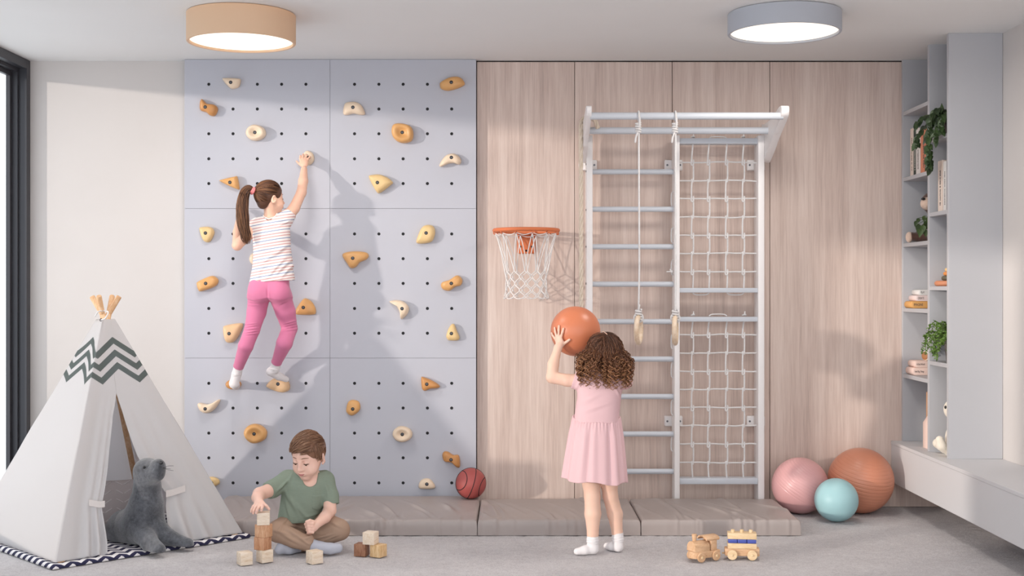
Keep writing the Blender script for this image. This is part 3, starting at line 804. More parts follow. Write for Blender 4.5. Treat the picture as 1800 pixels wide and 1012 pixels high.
def ray_st(A, Bc, px, py):
    """where the view through a pixel meets a side, as (s, t)"""
    n = face_norm(A, Bc); o = np.array([0, 0, EYE]); d = np.array([(px-900)/F_PX, 1, -(py-506)/F_PX])
    p = o+d*np.dot(A-o, n)/np.dot(d, n)
    tt = (AP[2]-p[2])/AP[2]
    a = AP+(A-AP)*tt; b = AP+(Bc-AP)*tt
    return np.dot(p-a, b-a)/np.dot(b-a, b-a), (tt-TOPF)/(1-TOPF)
def cloth(A, Bc, s0, s1, t0, t1, fold, ns=36, nt=70):
    n = face_norm(A, Bc); W = np.linalg.norm(Bc-A); V = []; T = []
    for i in range(nt+1):
        t = t0+(t1-t0)*i/nt; a, b = s0(t), s1(t)
        for j in range(ns+1):
            q = j/ns; s = a+(b-a)*q
            V.append(on_face(A, Bc, s, t)+n*fold(q, t, s)); w = W*(TOPF+(1-TOPF)*t)
            T.append(((s-.5)*w+10.0, V[-1][2], 0))
    m = ns+1; Fc = [(i*m+j, i*m+j+1, (i+1)*m+j+1, (i+1)*m+j) for i in range(nt) for j in range(ns)]
    return np.array(V), Fc, np.array(T)
def cloth_obj(name, data, parent):
    o = link_mesh(name, data[:2], M_tent, parent, angle=180, attr=data[2])
    md = o.modifiers.new('thickness', 'SOLIDIFY'); md.thickness = .0025; md.offset = 0
    return o
def sag(q, t, s): return -.014*math.sin(math.pi*min(1, max(0, s)))*math.sin(math.pi*min(1, t))+.004*mnoise.noise(Vector((s*4, t*5, 1)))
cloth_obj('canvas_panel', cloth(L0, F0, lambda t: 0, lambda t: 1, 0, .976, lambda q, t, s: sag(q, t, s)*1.3), tp)
cloth_obj('canvas_panel', cloth(R0, B0, lambda t: 0, lambda t: 1, 0, .976, sag), tp)
cloth_obj('canvas_panel', cloth(B0, L0, lambda t: 0, lambda t: 1, 0, .976, sag), tp)
# front: two halves that part into curtains tied back to the poles
TS = ray_st(F0, R0, 205, 690)
def edge_fn(pix):
    p = sorted([ray_st(F0, R0, *q) for q in pix], key=lambda a: a[1]); T = [a[1] for a in p]; Sx = [a[0] for a in p]
    return lambda t: float(np.interp(t, T, Sx))
left_in = edge_fn([(205, 690), (199, 730), (193, 785), (187, 835), (180, 872), (176, 890), (180, 915), (184, 940), (186, 957), (186, 975)])
right_in = edge_fn([(205, 690), (216, 722), (229, 762), (243, 800), (260, 832), (285, 858), (291, 868), (291, 890), (296, 920), (303, 955), (305, 968)])
TL = ray_st(F0, R0, 168, 887)[1]; TR = ray_st(F0, R0, 304, 868)[1]
def fold_l(q, t, s):
    g = max(0, (t-TS[1])/(1-TS[1])); pinch = math.exp(-((t-TL)/.10)**2)
    return sag(q, t, s)*.4+g*(.016*math.sin(q*q*19+1.0)*q*(1+.3*math.sin(t*9)))*(1-.55*pinch)+.012*pinch*q
def fold_r(q, t, s):
    g = max(0, (t-TS[1])/(1-TS[1])); pinch = math.exp(-((t-TR)/.10)**2); r = 1-q
    return sag(q, t, s)*.4+g*(.021*math.sin(r*23+t*3-1)*(r**.9))*(1-.5*pinch)*(.55+.9*max(0, t-TR)/(1-TR) if t > TR else .55)+.012*pinch*r*r
cloth_obj('curtain', cloth(F0, R0, lambda t: 0, left_in, 0, .976, fold_l, 60, 120), tp)
cloth_obj('curtain', cloth(F0, R0, right_in, lambda t: 1, 0, .976, fold_r, 90, 120), tp)
M_band = mat('canvas tie band', 'DDD6D3', .9, spec=.1)
nF = face_norm(F0, R0)
def band(pix, w, off):
    rs = []
    pts = []
    for (px, py) in pix:
        s, t = ray_st(F0, R0, px, py); pts.append(on_face(F0, R0, s, t)+nF*off)
    pts = spline(pts, 6)
    up = np.array([0, 0, 1.])
    V = []; 
    for i, p in enumerate(pts):
        for (a, b) in ((0, -w/2), (0.003, -w/2), (0.003, w/2), (0, w/2)):
            V.append(p+nF*a+up*b)
    m = 4; n = len(pts); Fc = [(i*m+j, i*m+(j+1) % m, (i+1)*m+(j+1) % m, (i+1)*m+j) for i in range(n-1) for j in range(m)]
    Fc += [(3, 2, 1, 0), tuple((n-1)*m+k for k in range(4))]
    return np.array(V), Fc
link_mesh('tie_band', band([(153, 886), (160, 887), (170, 889), (180, 888)], .030, .024), M_band, tp)
link_mesh('tie_band', band([(288, 870), (298, 868), (310, 864), (322, 860)], .032, .020), M_band, tp)
# poles: each from its foot past the crossing
def pole(A, side):
    inn = (CT-A)/np.linalg.norm(CT-A); d = AP-A; d = d/np.linalg.norm(d)
    off = np.cross(inn, (0, 0, 1))*.0125*side
    a = A+inn*.044+off; a = a-d*(a[2]/d[2])+np.array([0, 0, .001]); b = a+d*1.435
    L = np.linalg.norm(b-a)
    return lathe([(.0150, 0), (.0158, .003), (.0142, L*.6), (.0138, L-.004), (.012, L)], a, 20, frame(b-a))
for A, sd in ((F0, 1), (R0, -1), (L0, -1), (B0, 1)):
    link_mesh('pole', pole(A, sd), M_pole, tp)
# cord through the eyelet
fc = P(181, 566, 6.33)
ringc = np.array([CT[0], CT[1], 1.135])
tc = [P(167, 556, 6.32), P(172, 548, 6.3), P(180, 546, 6.36), P(188, 547, 6.33), P(190, 550, 6.31), P(185, 559, 6.30), P(178, 562, 6.305)]
link_mesh('cord', tube(spline(tc, 6), .0035, 8), M_rope, tp)
link_mesh('eyelet', torus(P(177.5, 562, 6.31), .006, .002, frame((-.4, -1, .3)), 20, 8), M_black, tp)

# ================================================================== CHEVRON MAT
def chev_mat():
    m = bpy.data.materials.new('navy chevron cotton'); m.use_nodes = True
    t = NT(m); b = t.n['Principled BSDF']; t.bsdf = b
    at = t.new('ShaderNodeAttribute', attribute_name='tex'); sp = t.new('ShaderNodeSeparateXYZ'); t.link(at.outputs['Vector'], sp.inputs[0])
    w = t.math('ADD', sp.outputs[1], t.math('MULTIPLY', t.math('PINGPONG', sp.outputs[0], .040), .9))
    fac = t.math('LESS_THAN', t.math('MODULO', w, .058), .029)
    t.link(t.mix(fac, lin('EAE6E6'), lin('2B2A48')), b.inputs['Base Color'])
    b.inputs['Roughness'].default_value = .9
    t.bump(t.noise(t.coords(), 30, 3), .2, .003)
    return m
ex = (R0-F0)/np.linalg.norm(R0-F0); ey = (L0-F0)/np.linalg.norm(L0-F0); W = 1.01
n = 60; g = np.linspace(-.012, W+.012, n); V = []; T = []
prof = [(-.012, .001), (-.016, .010), (-.012, .019)]
us = [-.015, -.019, -.015]+list(np.linspace(-.005, W+.005, 70))+[W+.015, W+.019, W+.015]; zs = [.001, .010, .019]+[.022]*70+[.019, .010, .001]
for i, (u, zu) in enumerate(zip(us, zs)):
    for j, (v, zv) in enumerate(zip(us, zs)):
        z = min(zu, zv); p = F0+ex*u+ey*v; bumpy = .004*mnoise.noise(Vector((u*7, v*7, 2))) if z > .02 else 0
        V.append((p[0], p[1], z+bumpy)); T.append((u+10, v+10-(.022-z)*1.2, 0))
m = len(us); Fc = [(i*m+j, (i+1)*m+j, (i+1)*m+j+1, i*m+j+1) for i in range(m-1) for j in range(m-1)]
o = link_mesh('tepee_mat', (np.array(V), Fc), chev_mat(), base=CT, angle=180, attr=np.array(T))
tag(o, 'padded floor mat with navy and white zigzags under the tepee', 'mat')

# ================================================================== CUSHION IN THE TEPEE
def cushion(c, w, h, d, R, m, label):
    nu, nv = 30, 30; V = []
    def pt(u, v, s):
        e = (1-abs(u)**2.6)*(1-abs(v)**2.6); z = d*.5*max(0, e)**.5
        k = 1-.06*(1-abs(v)**2)*abs(u)**3-.0; l = 1-.06*(1-abs(u)**2)*abs(v)**3
        return (u*w/2*k, s*z, v*h/2*l)
    a = np.linspace(-1, 1, nu)
    A = [pt(u, v, 1) for u in a for v in a]; Bk = [pt(u, v, -1) for u in a for v in a]
    Fc = [(i*nu+j, (i+1)*nu+j, (i+1)*nu+j+1, i*nu+j+1) for i in range(nu-1) for j in range(nu-1)]
    Fb = [tuple(x+nu*nu for x in f[::-1]) for f in Fc]
    V = np.array(A+Bk); t = thing('cushion', c-np.array([0, 0, h*.5]), label, 'cushion')
    link_mesh('cover', xf((V, Fc+Fb), R, c), m, t, angle=180)
    return t
cc = P(212, 905, 6.52); cc[2] = .152
Rc = rot('Z', .42) @ rot('X', -.28)
cu = cushion(cc, .34, .26, .11, Rc, mat('cushion linen', 'C2B8B6', .9, bump=.2, bscale=400), 'taupe cushion with white stitched chevrons inside the tepee behind the plush seal')
st = []
for col in (-.085, 0.01, .10):
    for kz in range(5):
        z0 = .112-kz*.046
        for sx in (-1, 1):
            a = (col, z0-.022); b_ = (col+sx*.036, z0)
            pts = []
            for q in np.linspace(.08, 1, 6):
                u = a[0]+(b_[0]-a[0])*q; v = a[1]+(b_[1]-a[1])*q
                e = (1-abs(u/.17)**2.6)*(1-abs(v/.13)**2.6); pts.append((u, -.055*max(0, e)**.5-.0005, v))
            st.append(xf(tube(pts, .0022, 5), Rc, cc))
tag(link_mesh('stitching', join(*st), mat('white stitch', 'E4DEDC', .8), cu), kind='stuff')
# ================================================================== WOODEN BLOCKS
W_maple = wood('maple', 'ECDCCA', 'E3CFB8', (14, 90, 90), .5, 'D9C0A3', .05)
W_beech = wood('beech', 'D9AE8C', 'CB9A76', (90, 90, 14), .5, 'BE8B67', .05)
W_cherry = wood('cherry', 'CB9C7A', 'BC8866', (90, 90, 14), .5, 'A8724F', .05)
W_walnut = wood('walnut', 'A67A60', '8F634B', (90, 90, 14), .5, '784F3A', .05)
W_pine = wood('pine', 'E6C79C', 'D9B484', (90, 90, 14), .5, 'C99E6C', .05)
BS = .058
def block(px, Y, z, deg, m, label):
    """cube whose nearest upright edge stands at pixel column px and distance Y"""
    a = math.radians(deg); p = np.array([(px-900)*Y/F_PX, Y, 0])
    u = np.array([math.cos(a), math.sin(a), 0]); v = np.array([-math.sin(a), math.cos(a), 0])
    c = p+(u+v)*BS/2+np.array([0, 0, z+BS/2])
    o = link_mesh('toy_block', cube((0, 0, 0), (BS, BS, BS), .0018, 2), m, base=(0, 0, -BS/2), angle=50)
    o.location = c-np.array([0, 0, BS/2]); o.rotation_euler = (0, 0, a)
    return tag(o, label, 'toy block', 'wooden building blocks')
block(423.3, 5.736, .001, 32, W_maple, 'pale wooden block lying alone left of the block tower')
TX, TY = -1.155, 5.83
def tower(z, deg, m, label, dx=0, dy=0):
    a = math.radians(deg); u = np.array([math.cos(a), math.sin(a)]); v = np.array([-math.sin(a), math.cos(a)])
    p = np.array([TX+dx, TY+dy])-(u+v)*BS/2
    block(900+p[0]*F_PX/p[1], p[1], z, deg, m, label)
tower(.001, 40, W_maple, 'pale wooden block at the foot of the tower of four', .003, 0)
tower(.001+BS*1.005, 63, W_cherry, 'reddish brown wooden block second from the bottom of the tower', -.006, 0)
tower(.001+2*BS*1.005, 59, W_beech, 'orange-brown wooden block third from the bottom of the tower', -.002, 0)
tower(.001+3*BS*1.005, 10, W_maple, 'pale wooden block on top of the tower under the hand of the boy', -.002, -.004)
block(549, 5.762, .001, 40, W_maple, 'pale wooden block lying alone in front of the sock of the boy')
block(642, 5.93, .001, 75, W_walnut, 'dark walnut block at the bottom left of the three-block pile')
block(667, 5.905, .001, 58, W_pine, 'yellowish wooden block at the bottom right of the three-block pile')
block(656.5, 5.915, .001+BS*1.005, 70, W_maple, 'pale wooden block resting on top of the three-block pile')

# ================================================================== WOODEN TRAIN
W_train = wood('train beech', 'DDB793', 'D6AD87', (9, 45, 45), .5, 'CDA17A', .02)
W_tlight = wood('train maple', 'E9CFAA', 'E3C69D', (9, 45, 45), .5, 'DABB90', .02)
M_blue = mat('blue gloss paint', '4A57A8', .3, spec=.5)
def local(vf, R, o): return xf(vf, R, o)
def wheels(t, R, o, xs, hw, r, m):
    for x in xs:
        for s in (-1, 1):
            w = link_mesh('wheel', local(lathe([(.004, 0), (r-.002, 0), (r, .002), (r, .009), (r-.002, .011), (.004, .011)], (x, s*hw, r), 32, frame((0, s, 0))), R, o), m, t)
            link_mesh('axle_cap', local(lathe([(.0065, .009), (.0065, .013), (.0045, .0145), (.0005, .015)], (x, s*hw, r), 16, frame((0, s, 0))), R, o), W_tlight, w)
# engine: x forward, y left
fw = np.array([-math.cos(math.radians(30)), -math.sin(math.radians(30)), 0])
Re = np.stack([fw, np.cross((0, 0, 1), fw), (0, 0, 1)], 1)
oe = P(1249, 983, 5.89); oe[2] = 0.001; oe = oe-fw*.03
te = thing('toy_locomotive', oe, 'wooden toy locomotive with chimney and cab at the front of the train', 'toy train')
base_pr = spline([(0, -.031), (.0, .031), (.12, .033), (.142, .028), (.152, .012), (.154, 0), (.152, -.012), (.142, -.028), (.12, -.033)], 1, True)
bp = [(0, -.033), (0, .033), (.125, .033)]+[(.125+.026*math.sin(a), .033*math.cos(a)) for a in np.linspace(.15, math.pi-.15, 11)]+[(.125, -.033)]
link_mesh('chassis', local(prism(bp, .015, .047, 2, .002), Re, oe), W_train, te)
bo = [(.0315*math.cos(a), .047+.017+.030*math.sin(a)) for a in np.linspace(0, math.pi, 22)]+[(-.0315, .0472), (.0315, .0472)]
link_mesh('boiler', local(prism(bo, .058, .146, 0, .002), Re, oe), W_train, te)
link_mesh('chimney', local(lathe([(.0085, 0), (.0095, .012), (.0122, .034), (.0122, .0365), (.0110, .038), (.0001, .038)], (.126, 0, .088), 28), Re, oe), W_train, te)
link_mesh('cab', local(join(rbox((.016, -.030, .0472), (.050, .030, .104), .002, 2)), Re, oe), W_train, te)
ro = [(.037*math.cos(a)*1.0, .099+.017*math.sin(a)) for a in np.linspace(.12, math.pi-.12, 20)]; ro += [(p[0]*.88, p[1]-.007) for p in ro[::-1]]
link_mesh('cab_roof', local(prism(ro, .004, .082, 0, .0015), Re, oe), W_train, te)
wheels(te, Re, oe, (.028, .115), .0335, .0225, W_train)
link_mesh('coupling', local(cyl((-.018, 0, .024), (.004, 0, .024), .004, n=12), Re, oe), W_tlight, te)
# wagon
a = math.radians(-7); fw = np.array([-math.cos(a), -math.sin(a), 0])
Rw = np.stack([fw, np.cross((0, 0, 1), fw), (0, 0, 1)], 1)
ow = P(1304, 983, 5.90); ow[2] = .001
tw = thing('toy_wagon', ow, 'wooden toy wagon loaded with blue bars behind the locomotive', 'toy train')
link_mesh('chassis', local(rbox((-.081, -.030, .016), (.081, .030, .051), .005, 2), Rw, ow), W_train, tw)
link_mesh('tray', local(rbox((-.067, -.033, .0512), (.067, .033, .076), .002, 2), Rw, ow), W_tlight, tw)
for x in (-.044, 0, .044):
    link_mesh('blue_bar', local(rbox((x-.0212, -.029, .0762), (x+.0212, .029, .0955), .0035, 2), Rw, ow), M_blue, tw)
link_mesh('top_plank', local(rbox((-.067, -.032, .0957), (.067, .032, .123), .002, 2), Rw, ow), W_tlight, tw)
for x in (-.042, 0, .042):
    link_mesh('peg', local(lathe([(.009, .123), (.009, .134), (.0078, .136), (.0002, .136)], (x, 0, 0), 20), Rw, ow), W_tlight, tw)
wheels(tw, Rw, ow, (-.046, .046), .0335, .0235, W_tlight)
link_mesh('coupling', local(cyl((.08, 0, .024), (.092, 0, .024), .004, n=12), Rw, ow), W_tlight, tw)
# ================================================================== THINGS ON THE BOOKCASE
M_page = mat('paper', 'EDE6DC', .9); M_ink = mat('ink', '5A5250', .8)
BOOKC = {n: mat('book cover '+n, c, .6, spec=.3) for n, c in (('cream', 'E6D5C9'), ('green', '3F4A43'), ('white', 'E4DEDA'), ('coral', 'D98B6E'), ('clay', 'C87358'), ('ochre', 'DDA766'), ('blush', 'EBCFC4'), ('pearl', 'DEDBD9'), ('rose', 'E8D3D0'), ('black', '2F2926'))}
def marks(x, y, z0, z1, seed, w=.004):
    """rows of tiny unreadable print up a spine"""
    r = random.Random(seed); out = []; z = z0
    while z < z1:
        h = r.uniform(.002, .005)
        out.append(rbox((x-.0006, y-w/2, z), (x+.0004, y+w/2*r.uniform(.4, 1), z+h), 0)); z += h+r.uniform(.001, .003)+(.006 if r.random() < .12 else 0)
    return join(*out)
def standing_book(y0, y1, z, h, xs, dep, col, label, group, seed, ink=True):
    t = thing('book', ((xs+dep/2), (y0+y1)/2, z), label, 'book', group); z += .0006
    y0 += .0006; y1 -= .0006
    link_mesh('cover', join(rbox((xs, y0, z), (xs+.003, y1, z+h), .0008, 1), rbox((xs+.002, y0, z), (xs+dep, y0+.002, z+h), .0006, 1), rbox((xs+.002, y1-.002, z), (xs+dep, y1, z+h), .0006, 1)), BOOKC[col], t)
    link_mesh('pages', rbox((xs+.003, y0+.0021, z+.003), (xs+dep-.004, y1-.0021, z+h-.003), 0), M_page, t, smooth=False)
    if ink: tag(link_mesh('lettering', marks(xs, (y0+y1)/2, z+h*.12, z+h*.8, seed, (y1-y0)*.24), M_ink if col != 'green' else M_page, t), kind='stuff')
    return t
g1 = 'picture books standing on the second shelf from the top'
standing_book(7.168, 7.222, 1.915, .276, 2.298, .235, 'cream', 'tall cream book, leftmost of the four standing books at upper left', g1, 1)
standing_book(7.118, 7.166, 1.915, .262, 2.299, .20, 'green', 'dark green book standing between the cream and the white book', g1, 2)
standing_book(7.045, 7.116, 1.915, .262, 2.297, .20, 'white', 'white book standing between the dark green and the coral book', g1, 3)
standing_book(6.935, 7.043, 1.915, .256, 2.299, .21, 'coral', 'thick coral book, rightmost of the four standing books, behind the trailing plant', g1, 4)
g2 = 'books standing on the shelf beside the panel'
standing_book(6.664, 6.735, 1.684, .272, 2.292, .20, 'cream', 'tall cream book standing left of the grey book near the divider', g2, 5)
standing_book(6.612, 6.662, 1.684, .262, 2.295, .20, 'pearl', 'pearl grey book standing between the cream book and the black book', g2, 6)
standing_book(6.586, 6.610, 1.684, .264, 2.294, .20, 'black', 'thin black book standing on the shelf beside the divider', g2, 7, False)
standing_book(6.545, 6.584, 1.684, .256, 2.290, .20, 'cream', 'narrow cream book next to the divider, right of the black book', g2, 8)
standing_book(6.850, 6.874, 2.297, .105, 2.285, .13, 'white', 'small white book on the highest shelf, mostly hidden by the divider', 'book on the highest shelf', 9, False)

def text_mesh(body, size, R, loc, m, parent, ext=.0004, width=None):
    cu = bpy.data.curves.new('text', 'FONT'); cu.body = body; cu.size = size; cu.extrude = ext; cu.align_x = 'LEFT'; cu.align_y = 'CENTER'
    o = bpy.data.objects.new('text', cu); COL.objects.link(o)
    dg = bpy.context.evaluated_depsgraph_get(); me = bpy.data.meshes.new_from_object(o.evaluated_get(dg))
    V = np.array([v.co[:] for v in me.vertices]); Fc = [tuple(p.vertices) for p in me.polygons]
    if width: V[:, 0] = (V[:, 0]-V[:, 0].min())*width/(V[:, 0].max()-V[:, 0].min())
    bpy.data.objects.remove(o); bpy.data.meshes.remove(me)
    l = link_mesh('lettering', xf((V, Fc), R, loc), m, parent, smooth=False, recalc=False); l['kind'] = 'stuff'
    return l
RT = np.array([[1, 0, 0], [0, 0, -1], [0, 1, 0]]).astype(float)     # writing upright, facing the room
def lying_book(x0, z, h, col, title, tsize, tx, tw, label, group, y0=7.135, y1=7.262):
    x1 = 2.535; t = thing('book', ((x0+x1)/2, (y0+y1)/2, z), label, 'book', group); r = h*.42
    pr = [(x0+r-r*math.sin(a), z+h/2-(h/2-r)-r*math.cos(a)) for a in np.linspace(0, math.pi/2, 7)]
    pr += [(x0+r-r*math.cos(a), z+h/2+(h/2-r)+r*math.sin(a)) for a in np.linspace(0, math.pi/2, 7)]
    pr += [(x1, z+h), (x1, z)]
    link_mesh('cover', prism(pr, y0, y1, 1, .002), BOOKC[col], t, angle=50)
    text_mesh(title, tsize, RT, (tx, y0-.0002, z+h*.5), M_ink, t, width=tw)
g3 = 'three books lying on the middle shelf'
lying_book(2.276, 1.1595, .040, 'ochre', 'IMAGINE', .021, 2.291, .052, 'ochre book titled IMAGINE lying at the bottom of its stack', g3)
lying_book(2.300, 1.2000, .033, 'rose', 'CREATE', .019, 2.315, .034, 'pale pink book titled CREATE lying in the middle of its stack', g3)
lying_book(2.318, 1.2335, .032, 'pearl', 'PLAY', .018, 2.331, .021, 'white book titled PLAY lying on top of its stack', g3)
g4 = 'two blush books lying on the lower shelf'
lying_book(2.283, .7775, .043, 'blush', 'Small Big Things', .016, 2.295, .054, 'blush pink book titled Small Big Things lying on the lower shelf', g4)
lying_book(2.296, .8210, .038, 'blush', 'A Kind World', .016, 2.306, .047, 'blush pink book titled A Kind World lying on top of another', g4)

# wooden roll on the lower books
M_cork = mat('brown wood end', 'A8744E', .6, var=.1, vscale=30); M_cream = mat('cream lacquer', 'E9DCCB', .45)
wr = thing('wooden_roller', (2.39, 7.19, .8595), 'cream roller toy with brown end lying on the blush books', 'toy')
link_mesh('barrel', cyl((2.362, 7.16, .8875), (2.47, 7.215, .8875), .0275, n=32, bev=.004), M_cream, wr)
link_mesh('end_disc', lathe([(.0235, -.004), (.0235, .003), (.021, .005), (.0003, .005)], (2.363, 7.1605, .8875), 28, frame((-.108, -.055, 0))), M_cork, wr)

# stacking toy
sx, sy, sz = 2.352, 6.727, 1.2845
stt = thing('stacking_toy', (sx, sy, sz), 'wooden stacking toy of olive, orange and yellow beads on a terracotta base', 'toy')
def bead(name, r, h, z, col):
    n = 8; pr = [(max(.003, r-h/2+h/2*math.sin(a)), z+h/2-h/2*math.cos(a)) for a in np.linspace(0, math.pi, 13)]
    link_mesh(name, lathe([(.003, pr[0][1])]+pr+[(.003, pr[-1][1])], (sx, sy, sz), 36), mat('bead paint', col, .5), stt)
bead('base', .078, .030, 0, 'C78563'); bead('bead', .042, .026, .0302, '5E5848'); bead('bead', .033, .022, .0564, 'D48A4C'); bead('bead', .025, .020, .0786, 'E3BE85')
link_mesh('rod', lathe([(.006, 0), (.006, .04), (.003, .046)], (sx, sy, sz+.0988), 16), M_cream, stt)

# ------------------------------------------------------------------ plants
def leafmat(name, a, b):
    m = bpy.data.materials.new(name); m.use_nodes = True
    t = NT(m); bs = t.n['Principled BSDF']; t.bsdf = bs
    oi = t.new('ShaderNodeObjectInfo'); f = t.noise(t.coords(), 40, 2)
    t.link(t.mix(t.math('ADD', t.math('MULTIPLY', oi.outputs['Random'], .7), t.math('MULTIPLY', f, .3)), lin(a), lin(b)), bs.inputs['Base Color'])
    bs.inputs['Roughness'].default_value = .42; bs.inputs['Specular IOR Level'].default_value = .45
    return m
M_leaf = leafmat('deep green leaf', '1E2B1A', '40562F'); M_leaf2 = leafmat('variegated leaf', '26351F', '556A3C'); M_fern = leafmat('bright green leaf', '4B6B2A', '7E9A48')
M_stem = mat('stem', '5A6A3C', .6); M_pot = mat('dark glazed pot', '3E3A3A', .35, spec=.5); M_soil = mat('potting soil', '2E2622', .95, bump=.5, bscale=200)
def leaf_shape(L, W, droop=.25, n=7):
    V = []; 
    for i in range(n+1):
        t = i/n; w = W*(math.sin(math.pi*min(1, t*1.02)**.75))**.9*(1-.25*t); z = -droop*L*t*t
        V += [(t*L, -w/2, z+abs(w)*.16), (t*L, 0, z), (t*L, w/2, z+abs(w)*.16)]
    Fc = []
    for i in range(n):
        a = i*3; Fc += [(a, a+1, a+4, a+3), (a+1, a+2, a+5, a+4)]
    return np.array(V), Fc
def pot(c, r, h, m, t):
    link_mesh('pot', lathe([(r*.72, 0), (r*.8, .002), (r, h-.004), (r, h), (r*.92, h), (r*.88, h*.8)], c, 36, cap=True), m, t)
    link_mesh('soil', lathe([(r*.89, h*.86), (.001, h*.9)], c, 24, cap=False), M_soil, t)
def place_leaves(t, m, specs, L, W, droop=.25):
    base = ORIG[t.name]; first = None
    for (p, d, up, sc) in specs:
        d = np.array(d, float); d /= np.linalg.norm(d); z = np.array(up, float); z = z-d*np.dot(z, d); z /= np.linalg.norm(z)+1e-9
        R = np.stack([d, np.cross(z, d), z], 1)
        if first is None:
            first = link_mesh('leaf', (leaf_shape(L, W, droop)[0]+base, leaf_shape(L, W, droop)[1]), m, t, angle=180, recalc=False); o = first
        else: o = share(first, 'leaf', (0, 0, 0), t)
        o.matrix_local = Matrix.Translation(Vector(np.array(p)-base)) @ Matrix(R.tolist()).to_4x4() @ Matrix.Scale(sc, 4)
# large trailing plant on the highest shelf of the near niche
r = random.Random(5); pc = np.array([2.365, 6.68, 2.0855])
tpn = thing('trailing_plant', pc, 'dark green trailing houseplant spilling over the highest shelf of the near niche', 'plant')
pot(pc, .062, .10, M_pot, tpn)
specs = []; stems = []
vines = [[(2.33, 6.68, 2.19), (2.27, 6.68, 2.20), (2.235, 6.69, 2.14), (2.235, 6.70, 2.03)],
         [(2.33, 6.66, 2.19), (2.26, 6.66, 2.21), (2.225, 6.66, 2.12), (2.23, 6.67, 1.99), (2.238, 6.68, 1.91)],
         [(2.33, 6.63, 2.19), (2.28, 6.62, 2.20), (2.245, 6.61, 2.12), (2.245, 6.615, 2.05)],
         [(2.33, 6.71, 2.19), (2.25, 6.73, 2.17), (2.19, 6.75, 2.10), (2.19, 6.76, 2.05)],
         [(2.33, 6.70, 2.19), (2.22, 6.71, 2.20), (2.165, 6.72, 2.15)],
         [(2.33, 6.66, 2.19), (2.27, 6.64, 2.23), (2.22, 6.65, 2.17), (2.215, 6.655, 2.02), (2.225, 6.66, 1.93)],
         [(2.34, 6.60, 2.19), (2.29, 6.58, 2.20), (2.255, 6.57, 2.15), (2.262, 6.575, 2.09)]]
for v in vines:
    p = spline(v, 8); stems.append(tube(p, .0022, 5))
    step = 2
    for i in range(3, len(p), step):
        for s in (-1, 1):
            T = p[min(i+1, len(p)-1)]-p[i-1]; T /= np.linalg.norm(T)+1e-9
            d = np.array([-.35*r.uniform(.2, 1.2), s*r.uniform(.1, .8)-.45, -.7*r.uniform(.3, 1.2)])
            specs.append((p[i], d, (-.5+r.uniform(-.3, .3), -.9, .5), r.uniform(.75, 1.15)))
specs += [((2.30, 6.66, 2.19), (-.35, 0, .95), (-.9, -.5, .2), 1.35), ((2.33, 6.62, 2.19), (-.1, -.7, .75), (-.3, -.6, .6), 1.2), ((2.30, 6.6, 2.20), (-.2, -.9, .4), (-.3, .1, .9), 1.1), ((2.30, 6.64, 2.2), (-.8, -.6, .1), (0, -.4, .9), 1.1)]
link_mesh('stems', join(*stems), M_stem, tpn)
place_leaves(tpn, M_leaf, specs, .052, .030)
# small plant in front of the plush monkey
pm = np.array([2.345, 6.985, 1.5345]); r = random.Random(8)
tps = thing('leafy_plant', pm, 'small dark leafy plant in front of the plush monkey', 'plant')
pot(pm, .030, .055, M_pot, tps)
sp2 = []
for (px, py, sz, dx) in ((1611, 395, .9, -1), (1615, 400, 1.25, -.8), (1622, 402, 1.3, -.2), (1627, 395, 1.15, .2), (1618, 408, 1.35, -.5), (1630, 388, 1.0, .2), (1624, 386, .9, -.1), (1626, 410, 1.1, .1), (1615, 390, .9, -1), (1631, 400, 1.1, .2)):
    e = P(px, py-7, 6.95+.04*r.random()); sp2.append((e, (dx*.35, -.25, -1), (-.15, -1, .1), sz))
link_mesh('stems', join(*[tube(spline([pm+(0, 0, .05), (np.array(s[0])+pm+(0, 0, .05))/2+(0, 0, .035), s[0]], 5), .0015, 5) for s in sp2]), M_stem, tps)
place_leaves(tps, M_leaf2, sp2, .040, .028, .1)
# bushy small-leaved plant on the lowest shelf of the near niche
pf = np.array([2.372, 6.675, .8805]); r = random.Random(9)
tpf = thing('bushy_plant', pf, 'bright green bushy small-leaved plant hanging over the low shelf', 'plant')
pot(pf, .066, .115, mat('smoked glass pot', '6A6664', .25, spec=.5), tpf)
lv = []; stm = []
for i in range(70):
    a = r.uniform(0, 2*math.pi); el = r.uniform(-.2, 1.35); L = r.uniform(.07, .125)
    d = np.array([math.cos(a)*math.cos(el)*1.0-.25, math.sin(a)*math.cos(el), math.sin(el)])
    p0 = pf+(0, 0, .10)+np.array([math.cos(a), math.sin(a), 0])*.03
    end = p0+d*L+(0, 0, .015); end[0] = min(end[0], 2.5); end[1] = min(6.79, max(end[1], 6.55 if end[0] > 2.27 else 6.4)); dr = r.uniform(0, .09) if d[0] < -.2 else 0
    path = spline([p0, (p0+end)/2+(0, 0, .03), end, end+np.array([-.012, 0, -dr-.01])], 6)
    path[:, 0] = np.minimum(path[:, 0], 2.52); path[:, 1] = np.clip(path[:, 1], 6.545, 6.80)
    stm.append(tube(path, .0011, 4))
    for q in path[4::1]:
        for s in range(3):
            dd = np.array([r.uniform(-1, 1), r.uniform(-1, 1), r.uniform(-.6, .8)]); z = np.array([r.uniform(-.5, .2), r.uniform(-1, 0), r.uniform(.2, 1)])
            dd /= np.linalg.norm(dd); z = z-dd*np.dot(z, dd); z /= np.linalg.norm(z)
            lv.append(xf(leaf_shape(.015*r.uniform(.7, 1.2), .011, .2, 3), np.stack([dd, np.cross(z, dd), z], 1), q))
link_mesh('stems', join(*stm), M_stem, tpf)
tag(link_mesh('foliage', join(*lv), M_fern, tpf, angle=180, recalc=False), kind='stuff')

